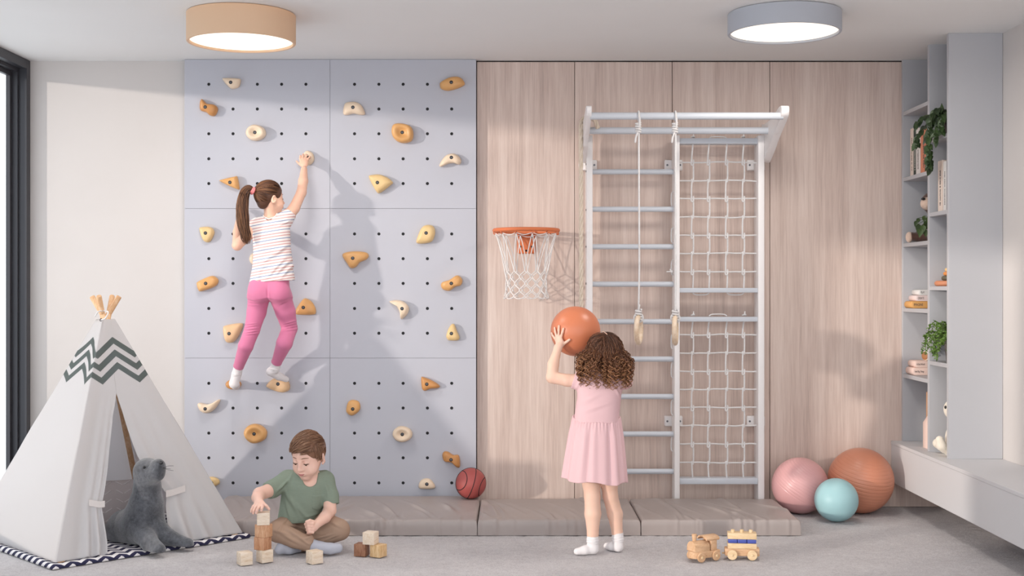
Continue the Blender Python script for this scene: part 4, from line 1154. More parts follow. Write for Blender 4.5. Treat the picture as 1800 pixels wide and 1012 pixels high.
# ------------------------------------------------------------------ toy house
M_hp = mat('blush house paint', 'E8CDC2', .6); M_hw = mat('cream window paint', 'F0E4D4', .6); M_hb = mat('tan board', 'C39A7C', .6)
hs = thing('toy_house', (2.44, 6.93, .3865), 'blush wooden toy house with cream windows on the bench behind the divider', 'toy')
hx0, hx1 = 2.293, 2.50; zb = .3868
link_mesh('house_front', prism([(hx0, zb), (hx1, zb), (hx1, zb+.14), ((hx0+hx1)/2, zb+.29), (hx0, zb+.14)], 6.905, 6.985, 1, .002), M_hp, hs)
for (x, z) in ((2.308, .10), (2.308, .055), (2.36, .10), (2.36, .055), (2.41, .10)):
    link_mesh('house_window', rbox((x, 6.9035, zb+z), (x+.026, 6.906, zb+z+.028), .0008, 1), M_hw, hs)
link_mesh('tower_board', prism([(2.322, zb), (2.45, zb), (2.45, zb+.30), (2.386, zb+.33), (2.322, zb+.305)], 6.99, 7.02, 1, .002), M_hb, hs)
# ================================================================== SCULPTED FORMS
# Bodies, clothes and soft toys are blended from tapered limbs, ellipsoids and lofted
# cross-sections in a distance field, then skinned as one continuous mesh.
def A3(p): return np.asarray(p, float)
class Sculpt:
    def __init__(s, res): s.res = res; s.ops = []
    def cone(s, a, b, ra, rb, k=.012, op='u', cut=None):
        a, b = A3(a), A3(b); m = max(ra, rb); ba = b-a; L2 = max(np.dot(ba, ba), 1e-9)
        def f(X, Y, Z):
            px, py, pz = X-a[0], Y-a[1], Z-a[2]
            t = np.clip((px*ba[0]+py*ba[1]+pz*ba[2])/L2, 0, 1)
            return np.sqrt((px-t*ba[0])**2+(py-t*ba[1])**2+(pz-t*ba[2])**2)-(ra+(rb-ra)*t)
        s.ops.append((op, f, np.minimum(a, b)-m, np.maximum(a, b)+m, k, cut)); return s
    def limb(s, pts, rad, k=.012, op='u', cut=None, first=True):
        for i in range(len(pts)-1): s.cone(pts[i], pts[i+1], rad[i], rad[i+1], k if (i == 0 and first) else min(k, .006)+.002, op, cut)
        return s
    def ell(s, c, r, R=None, k=.012, op='u', cut=None):
        c, r = A3(c), A3(r)*np.ones(3); R = np.eye(3) if R is None else A3(R); m = np.sqrt(((R*r)**2).sum(1))
        def f(X, Y, Z):
            q = [(X-c[0])*R[0, i]+(Y-c[1])*R[1, i]+(Z-c[2])*R[2, i] for i in range(3)]
            k0 = np.sqrt(sum((q[i]/r[i])**2 for i in range(3))); k1 = np.sqrt(sum((q[i]/r[i]**2)**2 for i in range(3)))+1e-9
            return k0*(k0-1)/k1
        s.ops.append((op, f, c-m, c+m, k, cut)); return s
    def loft(s, sec, k=.015, op='u', grow=0, ex=2.3, cut=None):
        """cross-sections (z, cx, cy, rx, ry) stacked along z"""
        sec = sorted(sec); q = np.array(sec, float); zz = np.linspace(q[0, 0], q[-1, 0], 60)
        if len(q) > 2:
            c = [np.interp(zz, q[:, 0], q[:, i]) for i in range(1, 5)]
            kern = np.ones(9)/9; c = [np.convolve(np.pad(v, 4, mode='edge'), kern, 'valid') for v in c]
        else: c = [np.interp(zz, q[:, 0], q[:, i]) for i in range(1, 5)]
        z0, z1 = q[0, 0], q[-1, 0]
        def f(X, Y, Z):
            zl = Z.ravel(); a = [np.interp(zl, zz, v).reshape(Z.shape) for v in c]
            rx, ry = a[2]+grow, a[3]+grow
            d = ((np.abs(X-a[0])/rx)**ex+(np.abs(Y-a[1])/ry)**ex)**(1/ex)
            d = (d-1)*np.minimum(rx, ry)
            w = np.maximum(Z-z1, z0-Z)
            return np.where(w > -.03, np.maximum(d, w), d)
        lo = np.array([(q[:, 1]-q[:, 3]).min(), (q[:, 2]-q[:, 4]).min(), z0])-grow; hi = np.array([(q[:, 1]+q[:, 3]).max(), (q[:, 2]+q[:, 4]).max(), z1])+grow
        s.ops.append((op, f, lo, hi, k, cut)); return s
    def plane(s, p, n):
        """remove everything beyond p in direction n"""
        p, n = A3(p), A3(n)/np.linalg.norm(n)
        s.ops.append(('p', lambda X, Y, Z: (X-p[0])*n[0]+(Y-p[1])*n[1]+(Z-p[2])*n[2], None, None, 0, None)); return s
    def value(s, pts, skip=()):
        """signed distance at single points"""
        p = np.asarray(pts, float); X, Y, Z = p[:, 0], p[:, 1], p[:, 2]; F = np.full(len(p), .05)
        for i, (op, f, a, b, k, cut) in enumerate(s.ops):
            if op in skip: continue
            d = f(X, Y, Z)
            if cut is not None:
                for (q, nn) in (cut if isinstance(cut, list) else [cut]):
                    q, nn = A3(q), A3(nn)/np.linalg.norm(nn); d = np.maximum(d, (X-q[0])*nn[0]+(Y-q[1])*nn[1]+(Z-q[2])*nn[2])
            if op == 'u':
                hh = np.maximum(k-np.abs(F-d), 0)/max(k, 1e-6); F = np.minimum(F, d)-hh*hh*k*.25
            elif op == 's': F = np.maximum(F, -d)
            else: F = np.maximum(F, d)
        return F
    def neckline(s, a, b, ra, rb, n=64):
        """edge where a neck opening (a cone a-b) leaves the cloth"""
        a, b = A3(a), A3(b); R = frame(b-a); t = np.linspace(0, 1.4, 220); out = []
        for q in np.linspace(0, 2*math.pi, n, endpoint=False):
            d = R[:, 0]*math.cos(q)+R[:, 1]*math.sin(q); pts = a+(b-a)*t[:, None]+d*(ra+(rb-ra)*t)[:, None]
            ins = np.where(s.value(pts, skip=('s',)) < 0)[0]
            if len(ins): out.append(pts[ins[-1]])
        out = np.array(out)
        for _ in range(3): out = (np.roll(out, 1, 0)+2*out+np.roll(out, -1, 0))/4
        return out
    def mesh(s, smooth=2, disp=None):
        h = s.res
        lo = np.min([o[2] for o in s.ops if o[0] == 'u'], 0)-6*h; hi = np.max([o[3] for o in s.ops if o[0] == 'u'], 0)+6*h
        n = np.ceil((hi-lo)/h).astype(int)+1
        F = np.full(n, .05, np.float32)
        ax = [lo[i]+h*np.arange(n[i]) for i in range(3)]
        for op, f, a, b, k, cut in s.ops:
            if a is None: i0 = np.zeros(3, int); i1 = n
            else:
                i0 = np.maximum(0, np.floor((a-lo-k-4*h)/h).astype(int)); i1 = np.minimum(n, np.ceil((b-lo+k+4*h)/h).astype(int)+1)
            if np.any(i1 <= i0): continue
            sl = tuple(slice(i0[i], i1[i]) for i in range(3))
            X = ax[0][sl[0]][:, None, None]; Y = ax[1][sl[1]][None, :, None]; Z = ax[2][sl[2]][None, None, :]
            if op != 'p': X, Y, Z = np.broadcast_arrays(X, Y, Z)
            d = f(X, Y, Z)
            if cut is not None:
                for (p, nn) in (cut if isinstance(cut, list) else [cut]):
                    p, nn = A3(p), A3(nn)/np.linalg.norm(nn); d = np.maximum(d, (X-p[0])*nn[0]+(Y-p[1])*nn[1]+(Z-p[2])*nn[2])
            g = F[sl]
            if op == 'u':
                hh = np.maximum(k-np.abs(g-d), 0)/max(k, 1e-6); F[sl] = np.minimum(g, d)-hh*hh*k*.25
            elif op == 's':
                d = -d; hh = np.maximum(k-np.abs(g-d), 0)/max(k, 1e-6); F[sl] = np.maximum(g, d)+hh*hh*k*.25
            elif op == 'p': F[sl] = np.maximum(g, d)
        V, Q = surfnet(F, lo, h)
        for _ in range(smooth): V = relax(V, Q)
        if disp is not None: V = disp(V, normals(V, Q))
        return V, Q

def surfnet(F, lo, h):
    S = F < 0; c = np.zeros([d-1 for d in F.shape], np.uint8)
    cor = [(i, j, k) for i in (0, 1) for j in (0, 1) for k in (0, 1)]
    nx, ny, nz = F.shape
    for i, j, k in cor: c += S[i:nx-1+i, j:ny-1+j, k:nz-1+k]
    act = (c > 0) & (c < 8); ids = np.argwhere(act); idx = np.full(act.shape, -1, np.int32); idx[act] = np.arange(len(ids))
    acc = np.zeros((len(ids), 3)); cnt = np.zeros(len(ids))
    fv = {q: F[ids[:, 0]+q[0], ids[:, 1]+q[1], ids[:, 2]+q[2]].astype(float) for q in cor}
    for a in cor:
        for d in range(3):
            if a[d] == 1: continue
            b = list(a); b[d] = 1; b = tuple(b); fa, fb = fv[a], fv[b]; m = (fa < 0) != (fb < 0)
            t = np.where(m, fa/np.where(m, fa-fb, 1), 0); p = np.array(a, float)+t[:, None]*(np.array(b)-np.array(a))
            acc[m] += p[m]; cnt[m] += 1
    V = lo+h*(ids+acc/np.maximum(cnt, 1)[:, None]); Q = []
    for d in range(3):
        o1, o2 = [(1, 2), (2, 0), (0, 1)][d]
        sl0 = [slice(1, -1)]*3; sl1 = [slice(1, -1)]*3; sl0[d] = slice(0, -1); sl1[d] = slice(1, None)
        s0, s1 = S[tuple(sl0)], S[tuple(sl1)]; e = np.argwhere(s0 != s1)
        if len(e) == 0: continue
        pos = s0[tuple(e.T)]
        g = e.copy(); g[:, o1] += 1; g[:, o2] += 1
        def cell(a, b):
            q = g.copy(); q[:, o1] -= a; q[:, o2] -= b; return idx[q[:, 0], q[:, 1], q[:, 2]]
        q = np.stack([cell(1, 1), cell(0, 1), cell(0, 0), cell(1, 0)], 1)
        q[~pos] = q[~pos][:, ::-1]; Q.append(q)
    Q = np.concatenate(Q); return V, Q[(Q >= 0).all(1)]

def relax(V, Q, w=.5):
    E = np.concatenate([Q[:, [0, 1]], Q[:, [1, 2]], Q[:, [2, 3]], Q[:, [3, 0]]]); n = len(V)
    cnt = np.bincount(E.ravel(), minlength=n).astype(float)
    out = np.stack([(np.bincount(E[:, 0], V[E[:, 1], i], n)+np.bincount(E[:, 1], V[E[:, 0], i], n)) for i in range(3)], 1)
    return V*(1-w)+w*out/np.maximum(cnt, 1)[:, None]

def normals(V, Q):
    fn = np.cross(V[Q[:, 2]]-V[Q[:, 0]], V[Q[:, 3]]-V[Q[:, 1]]); N = np.zeros_like(V)
    for j in range(4):
        for i in range(3): N[:, i] += np.bincount(Q[:, j], fn[:, i], len(V))
    return N/(np.linalg.norm(N, axis=1)[:, None]+1e-12)

def skin_obj(name, sc, m, parent, smooth=2, disp=None, **kw):
    return link_mesh(name, sc.mesh(smooth, disp), m, parent, angle=180, **kw)

def strands(paths, radii, n=4):
    """hair: many thin tapered tubes as one mesh; tex = (random, along, 0)"""
    VV = []; FF = []; TT = []; off = 0; r = random.Random(1)
    for p, rad in zip(paths, radii):
        p = np.asarray(p, float); m = len(p); T = np.gradient(p, axis=0); T /= np.linalg.norm(T, axis=1)[:, None]+1e-9
        u = np.cross(T, (.3, .2, .93)); u /= np.linalg.norm(u, axis=1)[:, None]+1e-9; w = np.cross(T, u)
        s = np.linspace(0, 1, m); rr = rad*np.minimum(1, .45+s*4)*np.minimum(1, .25+(1-s)*4)
        a = np.linspace(0, 2*math.pi, n, endpoint=False)
        V = p[:, None, :]+rr[:, None, None]*(np.cos(a)[None, :, None]*u[:, None, :]+np.sin(a)[None, :, None]*w[:, None, :])
        VV.append(V.reshape(-1, 3)); q = r.random(); TT.append(np.stack([np.full(m*n, q), np.repeat(s, n), np.zeros(m*n)], 1))
        i = np.arange(m-1)[:, None]*n; j = np.arange(n)[None, :]; j2 = (j+1) % n
        FF.append(np.stack([i+j, i+j2, i+n+j2, i+n+j], -1).reshape(-1, 4)+off); off += m*n
    return np.concatenate(VV), np.concatenate(FF), np.concatenate(TT)

def hairmat(name, dark, mid, light, wr=.75, wl=.3):
    m = bpy.data.materials.new(name); m.use_nodes = True
    t = NT(m); b = t.n['Principled BSDF']; t.bsdf = b
    at = t.new('ShaderNodeAttribute', attribute_name='tex'); sp = t.new('ShaderNodeSeparateXYZ'); t.link(at.outputs['Vector'], sp.inputs[0])
    f = t.math('ADD', t.math('MULTIPLY', sp.outputs[0], wr), t.math('MULTIPLY', sp.outputs[1], wl))
    t.link(t.ramp(f, [(.1, lin(dark)), (.5, lin(mid)), (.95, lin(light))]), b.inputs['Base Color'])
    b.inputs['Roughness'].default_value = .42; b.inputs['Specular IOR Level'].default_value = .4
    return m
def skinmat(name, col):
    return mat(name, col, .48, spec=.35, var=.025, vscale=20, bump=.03, bscale=500, sss=.15)
M_skin1 = skinmat('warm skin', 'EBC3AE'); M_skin2 = skinmat('light skin', 'EBBDA5'); M_skin3 = skinmat('fair skin', 'ECC2B0')
M_lip = mat('lips', 'C98580', .4); M_lash = mat('lashes', '4A352C', .6); M_brow = mat('eyebrow', '9A7660', .8)
M_eyew = mat('eye white', 'EFEAE6', .2, spec=.6); M_iris = mat('iris', '4A3628', .2, spec=.6)
M_sock = mat('white cotton sock', 'E9E4E4', .9, spec=.1, bump=.25, bscale=350)
M_sockg = mat('grey cotton sock', 'B9BBC6', .9, spec=.1, bump=.25, bscale=350)

class Head:
    """child's head in its own frame: x to one side, y forward, z up"""
    def __init__(s, c, f, up, k):
        f = A3(f)/np.linalg.norm(f); u = A3(up)-f*np.dot(up, f); u /= np.linalg.norm(u)
        s.c = A3(c); s.R = np.stack([np.cross(f, u), f, u], 1); s.k = k
    def __call__(s, x, y, z): return s.c+s.R @ (np.array([x, y, z])*s.k)
    def vec(s, x, y, z): return s.R @ np.array([x, y, z], float)
    def add(s, S, ears=True):
        k = s.k
        def e(c, r, kk=.02, op='u', R=None): S.ell(s(*c), np.array(r)*k, s.R if R is None else s.R @ R, kk*k, op)
        e((0, -.006, .018), (.077, .094, .089))
        e((0, .022, -.035), (.063, .066, .070), .03)
        e((0, .058, -.098), (.026, .022, .020), .03)
        for sx in (-1, 1):
            e((sx*.034, .052, -.058), (.031, .030, .030), .025)      # cheeks
            e((sx*.031, .083, -.012), (.017, .012, .011), .012, 's')   # eye sockets
            e((sx*.031, .069, -.012), (.016, .0145, .0125), .006)      # lids
        S.cone(s(0, .088, -.006), s(0, .099, -.040), .0075*k, .0095*k, .012*k)
        e((0, .101, -.043), (.0105, .0105, .0092), .008)
        for sx in (-1, 1): e((sx*.0105, .093, -.046), (.0075, .009, .007), .007)
        e((0, .084, -.072), (.021, .012, .012), .012)
        if ears:
            for sx in (-1, 1):
                Rt = rot('Z', -sx*.75) @ rot('X', -.15)
                e((sx*.081, -.008, -.022), (.0085, .019, .030), .006, 'u', Rt)
                e((sx*.088, -.004, -.019), (.0065, .0105, .018), .004, 's', Rt)
                e((sx*.079, .004, -.046), (.006, .008, .009), .006, 'u', Rt)
    def face(s, parent, gaze=.3, smile=.003, brow=True):
        """lips, eyes, lashes and eyebrows as parts"""
        k = s.k
        L = Sculpt(.0011*max(k, .8))
        for t in np.linspace(-1, 1, 9):
            x = t*.0175; y = .0935-.008*t*t; z = -.0700+smile*t*t
            L.ell(s(x, y, z-.0005), np.array([.0046, .0036, .0021*(1-.55*t*t)])*k, s.R, .004*k)
            L.ell(s(x*.85, y, z-.0054), np.array([.0044, .0040, .0032*(1-.6*t*t)])*k, s.R, .004*k)
        skin_obj('lips', L, M_lip, parent, 1)
        ln = [s(x, .0985-.008*(x/.0185)**2, -.0722+smile*(x/.0185)**2) for x in np.linspace(-.0185, .0185, 11)]
        mo = mat('mouth line', '8A4F4A', .6)
        link_mesh('mouth', tube(ln, .0009*k, 6), mo, parent)
        for sx in (-1, 1):
            ce = (sx*.031, .0695, -.0135)
            ey = link_mesh('eye', ball(s(ce[0], ce[1]-.0008, ce[2]-.0022), np.array([.0135, .0135, .0105])*k, s.R, 20, 14), M_eyew, parent, angle=180)
            d = s(ce[0]+.000, ce[1]+.0125, ce[2]-.0065-gaze*.004)
            link_mesh('iris', ball(d, np.array([.0055, .0022, .0045])*k, s.R, 16, 10), M_iris, ey, angle=180)
            arc = [s(ce[0]+.0155*t, ce[1]+.0150-.0055*t*t, ce[2]-.0030-.0022*(1-t*t)+(.001 if sx*t > 0 else 0)) for t in np.linspace(-1, 1, 13)]
            link_mesh('eyelash', tube(arc, np.array([.0008]+[.0018]*11+[.0008])*k, 6), M_lash, parent)
            if brow:
                arc = [s(sx*(.014+.034*t), .0885-.018*t*t, .0105+.0065*math.sin(math.pi*(.15+.75*t))) for t in np.linspace(0, 1, 11)]
                link_mesh('eyebrow', tube(arc, np.array([.0014, .0022, .0027, .003, .003, .0028, .0026, .0023, .0019, .0014, .0008])*k, 6, flat=.8), M_brow, parent)
    def scalp(s, d, lift=0.0):
        """point above the skull in local direction d"""
        d = A3(d)/np.linalg.norm(d)
        return s(*(np.array([0, -.006, .018])+d*(np.array([.077, .094, .089])+lift)))
def finger(S, pts, r0=.0068, r1=.0056, k=.0045):
    n = len(pts)
    for i in range(n-1): S.cone(pts[i], pts[i+1], r0+(r1-r0)*i/(n-1), r0+(r1-r0)*(i+1)/(n-1), k if i == 0 else .003)
def hand(S, c, fd, nd, thumb, sc=1.0, curl=.5, spread=.12):
    """palm at c, fingers along fd, back of the hand facing nd, thumb towards +/- side; fingers bend away from nd"""
    fd = A3(fd)/np.linalg.norm(fd); nd = A3(nd)-fd*np.dot(nd, fd); nd /= np.linalg.norm(nd); sd = np.cross(fd, nd)*thumb
    S.ell(c, np.array([.0245, .030, .0125])*sc, np.stack([sd, fd, nd], 1), .012*sc)
    for o, L in ((-.0195, .031), (-.0068, .038), (.0065, .041), (.0185, .037)):
        p = A3(c)+fd*.022*sc+sd*o*sc; pts = [p]; d = fd+sd*o/.02*spread; d /= np.linalg.norm(d); a = 0
        for q in (.45, .32, .25):
            a += curl*.6; dd = d*math.cos(a)-nd*math.sin(a); p = p+dd*L*q*1.25*sc; pts.append(p)
        finger(S, pts, .0068*sc, .0055*sc)
    p = A3(c)-fd*.010*sc+sd*.019*sc; d = fd*.6+sd*.8-nd*.25; d /= np.linalg.norm(d); d2 = fd*.85+sd*.4-nd*.35*(1+curl); d2 /= np.linalg.norm(d2)
    finger(S, [p, p+d*.020*sc, p+d*.020*sc+d2*.020*sc], .0082*sc, .0062*sc)
# ================================================================== PLUSH SEAL
def plushmat(name, col, d):
    m = mat(name, col, .85, spec=.15, var=d, vscale=9, sheen=.5)
    t = NT(m); t.bsdf = t.n['Principled BSDF']; c = t.coords(); t.bump(t.math('ADD', t.noise(c, 130, 3, .7), t.noise(c, 420, 2)), .55, .003); return m
def mottled(m, d, l):
    t = NT(m); b = t.n['Principled BSDF']; c = t.coords()
    f = t.math('ADD', t.math('MULTIPLY', t.noise(c, 11, 4, .65), .6), t.math('MULTIPLY', t.noise(c, 70, 3, .7), .4))
    t.link(t.ramp(f, [(.36, lin(d)), (.62, lin(l))]), b.inputs['Base Color']); return m
sl = thing('plush_seal', P(245, 955, 6.1)*[1, 1, 0]+[0, 0, .024], 'grey plush seal with raised snout sitting at the tepee opening', 'soft toy')
Sc = Sculpt(.004)
kS = 6.1/F_PX
def sb(px, py, Y, r, k=.05): Sc.ell(P(px, py, Y), np.array(r)*kS, None, k)
Sc.limb([P(258, 828, 6.11), P(259, 858, 6.12), P(257, 888, 6.13), P(250, 920, 6.15)], [22*kS, 24*kS, 31*kS, 36*kS], .05)
Sc.limb([P(250, 922, 6.16), P(222, 930, 6.24), P(196, 938, 6.34)], [35*kS, 36*kS, 20*kS], .05)
Sc.cone(P(258, 829, 6.11), P(276, 821, 6.05), 20*kS, 14*kS, .03)
Sc.cone(P(262, 838, 6.08), P(276, 833, 6.03), 17*kS, 13*kS, .03)
Sc.ell(P(279, 818, 6.03), np.array([10, 12, 10])*kS, None, .02)
Sc.limb([P(250, 935, 6.07), P(264, 955, 5.99), P(279, 967, 5.93)], [20*kS, 15*kS, 12.5*kS], .03)
Sc.limb([P(270, 925, 6.12), P(292, 942, 6.09), P(318, 955, 6.08), P(329, 957, 6.07)], [20*kS, 15*kS, 13*kS, 12*kS], .03)
Sc.plane((0, 0, .025), (0, 0, -1))
skin_obj('body', Sc, mottled(plushmat('grey plush', '64666C', .38), '3A3B40', '686A70'), sl, 3)
M_bead = mat('black bead', '1B1B1E', .3, spec=.6)
link_mesh('eye', ball(P(253.5, 821, 6.022), .0072, nu=16, nv=12), M_bead, sl)
link_mesh('nose', ball(P(283.5, 813, 5.997), np.array([.0095, .008, .0085]), nu=18, nv=12), M_bead, sl)
link_mesh('mouth', tube(spline([P(284, 820, 5.992), P(281, 829, 5.99), P(276, 835, 5.994), P(271, 838, 6.005)], 6), .0014, 6), mat('dark seam', '45474C', .9), sl)
for y0, y1, x in ((819, 818.5, 305), (823, 824, 300), (824, 827, 305)):
    link_mesh('whisker', tube(spline([P(286, 822, 6.0), P(296, (y0+y1)/2, 5.99), P(x, y1, 5.99)], 4), .0008, 5), M_bead, sl)

# ================================================================== PLUSH MONKEY AND CREAM PLUSH ON THE BOOKCASE
mk = thing('plush_monkey', (2.40, 7.10, 1.5345), 'brown plush monkey with cream muzzle and feet sitting on the third shelf', 'soft toy')
Sc = Sculpt(.004)
Sc.ell((2.415, 7.12, 1.595), (.055, .055, .068), None, .03); Sc.ell((2.385, 7.115, 1.762), (.058, .055, .058), None, .02)
Sc.cone((2.41, 7.12, 1.65), (2.405, 7.12, 1.73), .038, .036, .03)
Sc.limb([(2.40, 7.15, 1.565), (2.34, 7.19, 1.565), (2.30, 7.195, 1.57)], [.030, .026, .026], .02); Sc.limb([(2.40, 7.08, 1.565), (2.355, 7.02, 1.565), (2.345, 6.985, 1.57)], [.030, .026, .026], .02)
Sc.limb([(2.41, 7.165, 1.66), (2.37, 7.20, 1.62), (2.34, 7.20, 1.585)], [.024, .020, .020], .015); Sc.limb([(2.41, 7.075, 1.66), (2.38, 7.04, 1.62), (2.37, 7.02, 1.585)], [.024, .020, .020], .015)
Sc.ell((2.41, 7.175, 1.775), (.012, .022, .022), None, .008); Sc.ell((2.41, 7.056, 1.775), (.012, .022, .022), None, .008)
Sc.plane((0, 0, 1.536), (0, 0, -1))
skin_obj('body', Sc, plushmat('brown plush', '5A4038', .15), mk, 2)
Mcp = plushmat('cream plush', 'E3C7B4', .06)
link_mesh('muzzle', ball((2.346, 7.075, 1.752), (.036, .042, .036), nu=28, nv=20), Mcp, mk, angle=180)
link_mesh('nose', ball((2.317, 7.052, 1.777), (.012, .012, .008), nu=16, nv=10), M_bead, mk)
link_mesh('foot', ball((2.284, 7.196, 1.567), (.020, .026, .031), nu=24, nv=16), Mcp, mk, angle=180)
link_mesh('foot', ball((2.338, 6.966, 1.567), (.026, .016, .030), nu=24, nv=16), Mcp, mk, angle=180)
cb = thing('plush_rabbit', (2.36, 6.64, .3868), 'cream plush toy sitting on the bench, mostly hidden by the near panel', 'soft toy')
Sc = Sculpt(.004)
Sc.ell((2.365, 6.64, .475), (.066, .055, .088), None, .03); Sc.ell((2.348, 6.63, .632), (.060, .055, .058), None, .02)
Sc.limb([(2.36, 6.62, .425), (2.31, 6.60, .418), (2.262, 6.59, .445), (2.252, 6.59, .475)], [.034, .030, .026, .022], .02)
Sc.limb([(2.38, 6.69, .42), (2.33, 6.72, .415), (2.29, 6.735, .44)], [.034, .030, .026], .02)
Sc.limb([(2.36, 6.62, .54), (2.325, 6.61, .49), (2.31, 6.60, .45)], [.024, .022, .020], .015)
Sc.limb([(2.36, 6.65, .67), (2.37, 6.68, .76)], [.020, .018], .01); Sc.limb([(2.36, 6.61, .67), (2.37, 6.59, .76)], [.020, .018], .01)
Sc.plane((0, 0, .3885), (0, 0, -1))
skin_obj('body', Sc, plushmat('ivory plush', 'EDE2D2', .03), cb, 2)
link_mesh('eye', ball((2.291, 6.615, .645), (.006, .009, .009), nu=14, nv=10), M_bead, cb)

def ring_cut(p, q):
    """plane through p facing q"""
    return (A3(p), A3(q)-A3(p))
def wrinkles(lines, amp):
    """soft folds: (point, direction of the crease, half length, width, height)"""
    def f(V, N):
        h = np.zeros(len(V))
        for p, d, L, w, a in lines:
            d = A3(d)/np.linalg.norm(d); r = V-A3(p); u = r @ d; v = r-u[:, None]*d
            nrm = np.cross(d, (0, -1, 0)); nrm /= np.linalg.norm(nrm)+1e-9; x = v @ nrm
            h += a*np.exp(-(u/L)**2)*(np.exp(-(x/w)**2)-.5*np.exp(-((x-1.8*w)/w)**2))
        return V+N*(h*amp)[:, None]
    return f

# ================================================================== CLIMBING GIRL
ga = thing('person', P(470, 684, 7.05), 'girl with ponytail, striped T-shirt and pink leggings hanging on the climbing wall', 'person')
YT = 6.97; sA = YT/F_PX
def secs(rows, Y0, ry):
    out = []
    for i, (l, r, py) in enumerate(rows):
        y = Y0[i] if isinstance(Y0, list) else Y0; q = ry[i] if isinstance(ry, list) else ry
        a, b = P(l, py, y), P(r, py, y); out.append((a[2], (a[0]+b[0])/2, y, (b[0]-a[0])/2, q))
    return out
shirtA = secs([(450, 503, 384), (445, 509, 394), (443.5, 510, 408), (445, 510, 425), (446, 512, 445), (444, 515, 470), (440, 518, 490), (438, 520, 500)], YT, [.045, .060, .070, .072, .070, .074, .082, .084])
HA = Head(P(474, 346, 6.955), (math.cos(math.radians(36)), math.sin(math.radians(36)), .03), (-.03, .0, 1), .80)
Sb = Sculpt(.0030)
Sb.loft(shirtA[:6], .012, grow=-.011)
Sb.loft(secs([(446, 504, 485), (438, 508, 505), (437, 512, 525)], YT, [.068, .078, .075]), .02, grow=-.006)
legLA = [P(455, 522, 6.975), P(451, 548, 6.975), P(443, 580, 6.965), P(432, 608, 6.955), P(419, 645, 7.045), P(416, 657, 7.055)]; rLA = [.058, .051, .040, .039, .026, .025]
legRA = [P(493, 522, 6.975), P(502, 548, 7.0), P(509, 577, 7.03), P(500, 603, 6.965), P(486, 637, 7.045), P(483, 648, 7.06)]; rRA = [.058, .053, .041, .042, .026, .025]
Sb.limb(legLA, np.array(rLA)-.002, .02); Sb.limb(legRA, np.array(rRA)-.002, .02)
footLA = [(P(411.5, 674, 7.06), .027), (P(414, 677, 7.15), .024), (P(416, 678, 7.205), .019)]; footRA = [(P(476, 653, 7.06), .024), (P(490, 661, 7.10), .022), (P(503, 666.5, 7.135), .0165)]
for leg, ft, ra in ((legLA, footLA, .025), (legRA, footRA, .025)):
    Sb.limb([leg[-1]]+[f[0] for f in ft], [ra-.002]+[f[1]-.003 for f in ft], .015)
# neck, arms, hands
Sb.cone(P(475, 388, 6.965), P(474.5, 362, 6.957), .036, .031, .02)
HA.add(Sb)
armRA = [P(501, 386, 6.975), P(517, 366, 7.02), P(530, 338, 7.06), P(533, 318, 7.105), P(534.5, 298, 7.145)]
Sb.limb(armRA, [.036, .031, .028, .027, .0185], .018)
Sb.ell(P(535, 287, 7.172), (.0225, .014, .031), rot('X', -.35), .014)
for bx, tx, tip in ((527.5, 528, 272.5), (532, 532.5, 270), (537, 538.5, 270.5), (541.5, 544.5, 274.5)):
    finger(Sb, [P(bx*.8+534.5*.2, 284, 7.178), P(bx, 279, 7.182), P(tx, (279+tip)/2-1, 7.190), P(tx+.3, tip+1, 7.208)], .0066, .0055)
finger(Sb, [P(530, 291, 7.17), P(525.5, 287.5, 7.18), P(521.5, 283.5, 7.20)], .0078, .006)
armLA = [P(452, 394, 6.975), P(436, 412, 6.965), P(417, 431, 6.96), P(418, 408, 7.05), P(420, 388, 7.135)]
Sb.limb(armLA, [.035, .031, .028, .027, .0185], .018)
hand(Sb, P(420.5, 379, 7.175), (.1, .35, 1), (-.2, -1, .35), 1, .85, .55, .05)
skin_obj('body', Sb, M_skin2, ga, 2)
HA.face(ga, 0)
# T-shirt
M_str = bpy.data.materials.new('striped jersey'); M_str.use_nodes = True
_t = NT(M_str); _b = _t.n['Principled BSDF']; _t.bsdf = _b
_tc = _t.new('ShaderNodeTexCoord'); _sp = _t.new('ShaderNodeSeparateXYZ'); _t.link(_tc.outputs['Object'], _sp.inputs[0])
_x = _t.math('SUBTRACT', _sp.outputs[2], _t.math('MULTIPLY', _sp.outputs[0], .17))
_w = _t.math('FRACT', _t.math('DIVIDE', _t.math('ADD', _x, 5.0), .0485))
def _band(a, b): return _t.math('MULTIPLY', _t.math('GREATER_THAN', _w, a), _t.math('LESS_THAN', _w, b))
_c = _t.mix(_band(.10, .185), lin('EFE6E3'), lin('7A90B6')); _c = _t.mix(_band(.41, .53), _c, lin('D6A8A5')); _c = _t.mix(_band(.73, .84), _c, lin('CE9E9D'))
_t.link(_c, _b.inputs['Base Color']); _b.inputs['Roughness'].default_value = .9; _b.inputs['Specular IOR Level'].default_value = .1
_t.bump(_t.noise(_t.coords(), 400, 2), .15, .001)
Sh = Sculpt(.003)
Sh.loft(shirtA, .01)
Sh.cone(P(470, 390, YT), P(501, 385.5, 6.975), .040, .0425, .02).cone(P(501, 385.5, 6.975), P(516, 368, 7.02), .0425, .037, .012, cut=(P(513, 377, 7.0), P(522, 362, 7.03)-P(505, 386, 6.985)))
Sh.cone(P(470, 390, YT), P(446, 397, 6.97), .038, .036, .02, cut=(P(443, 400, 6.97), P(436, 410, 6.965)-P(450, 394, 6.975)))
Sh.cone(P(474.5, 396, 6.955), P(475, 356, 6.95), .030, .045, .006, op='s')
Sh.plane(P(479, 494.5, YT), (.055, -.0, -1))
nl = Sh.neckline(P(474.5, 396, 6.955), P(475, 356, 6.95), .030, .045)
link_mesh('neckband', tube(nl, .0036, 8, True), mat('white rib', 'EFE6E3', .9), ga)
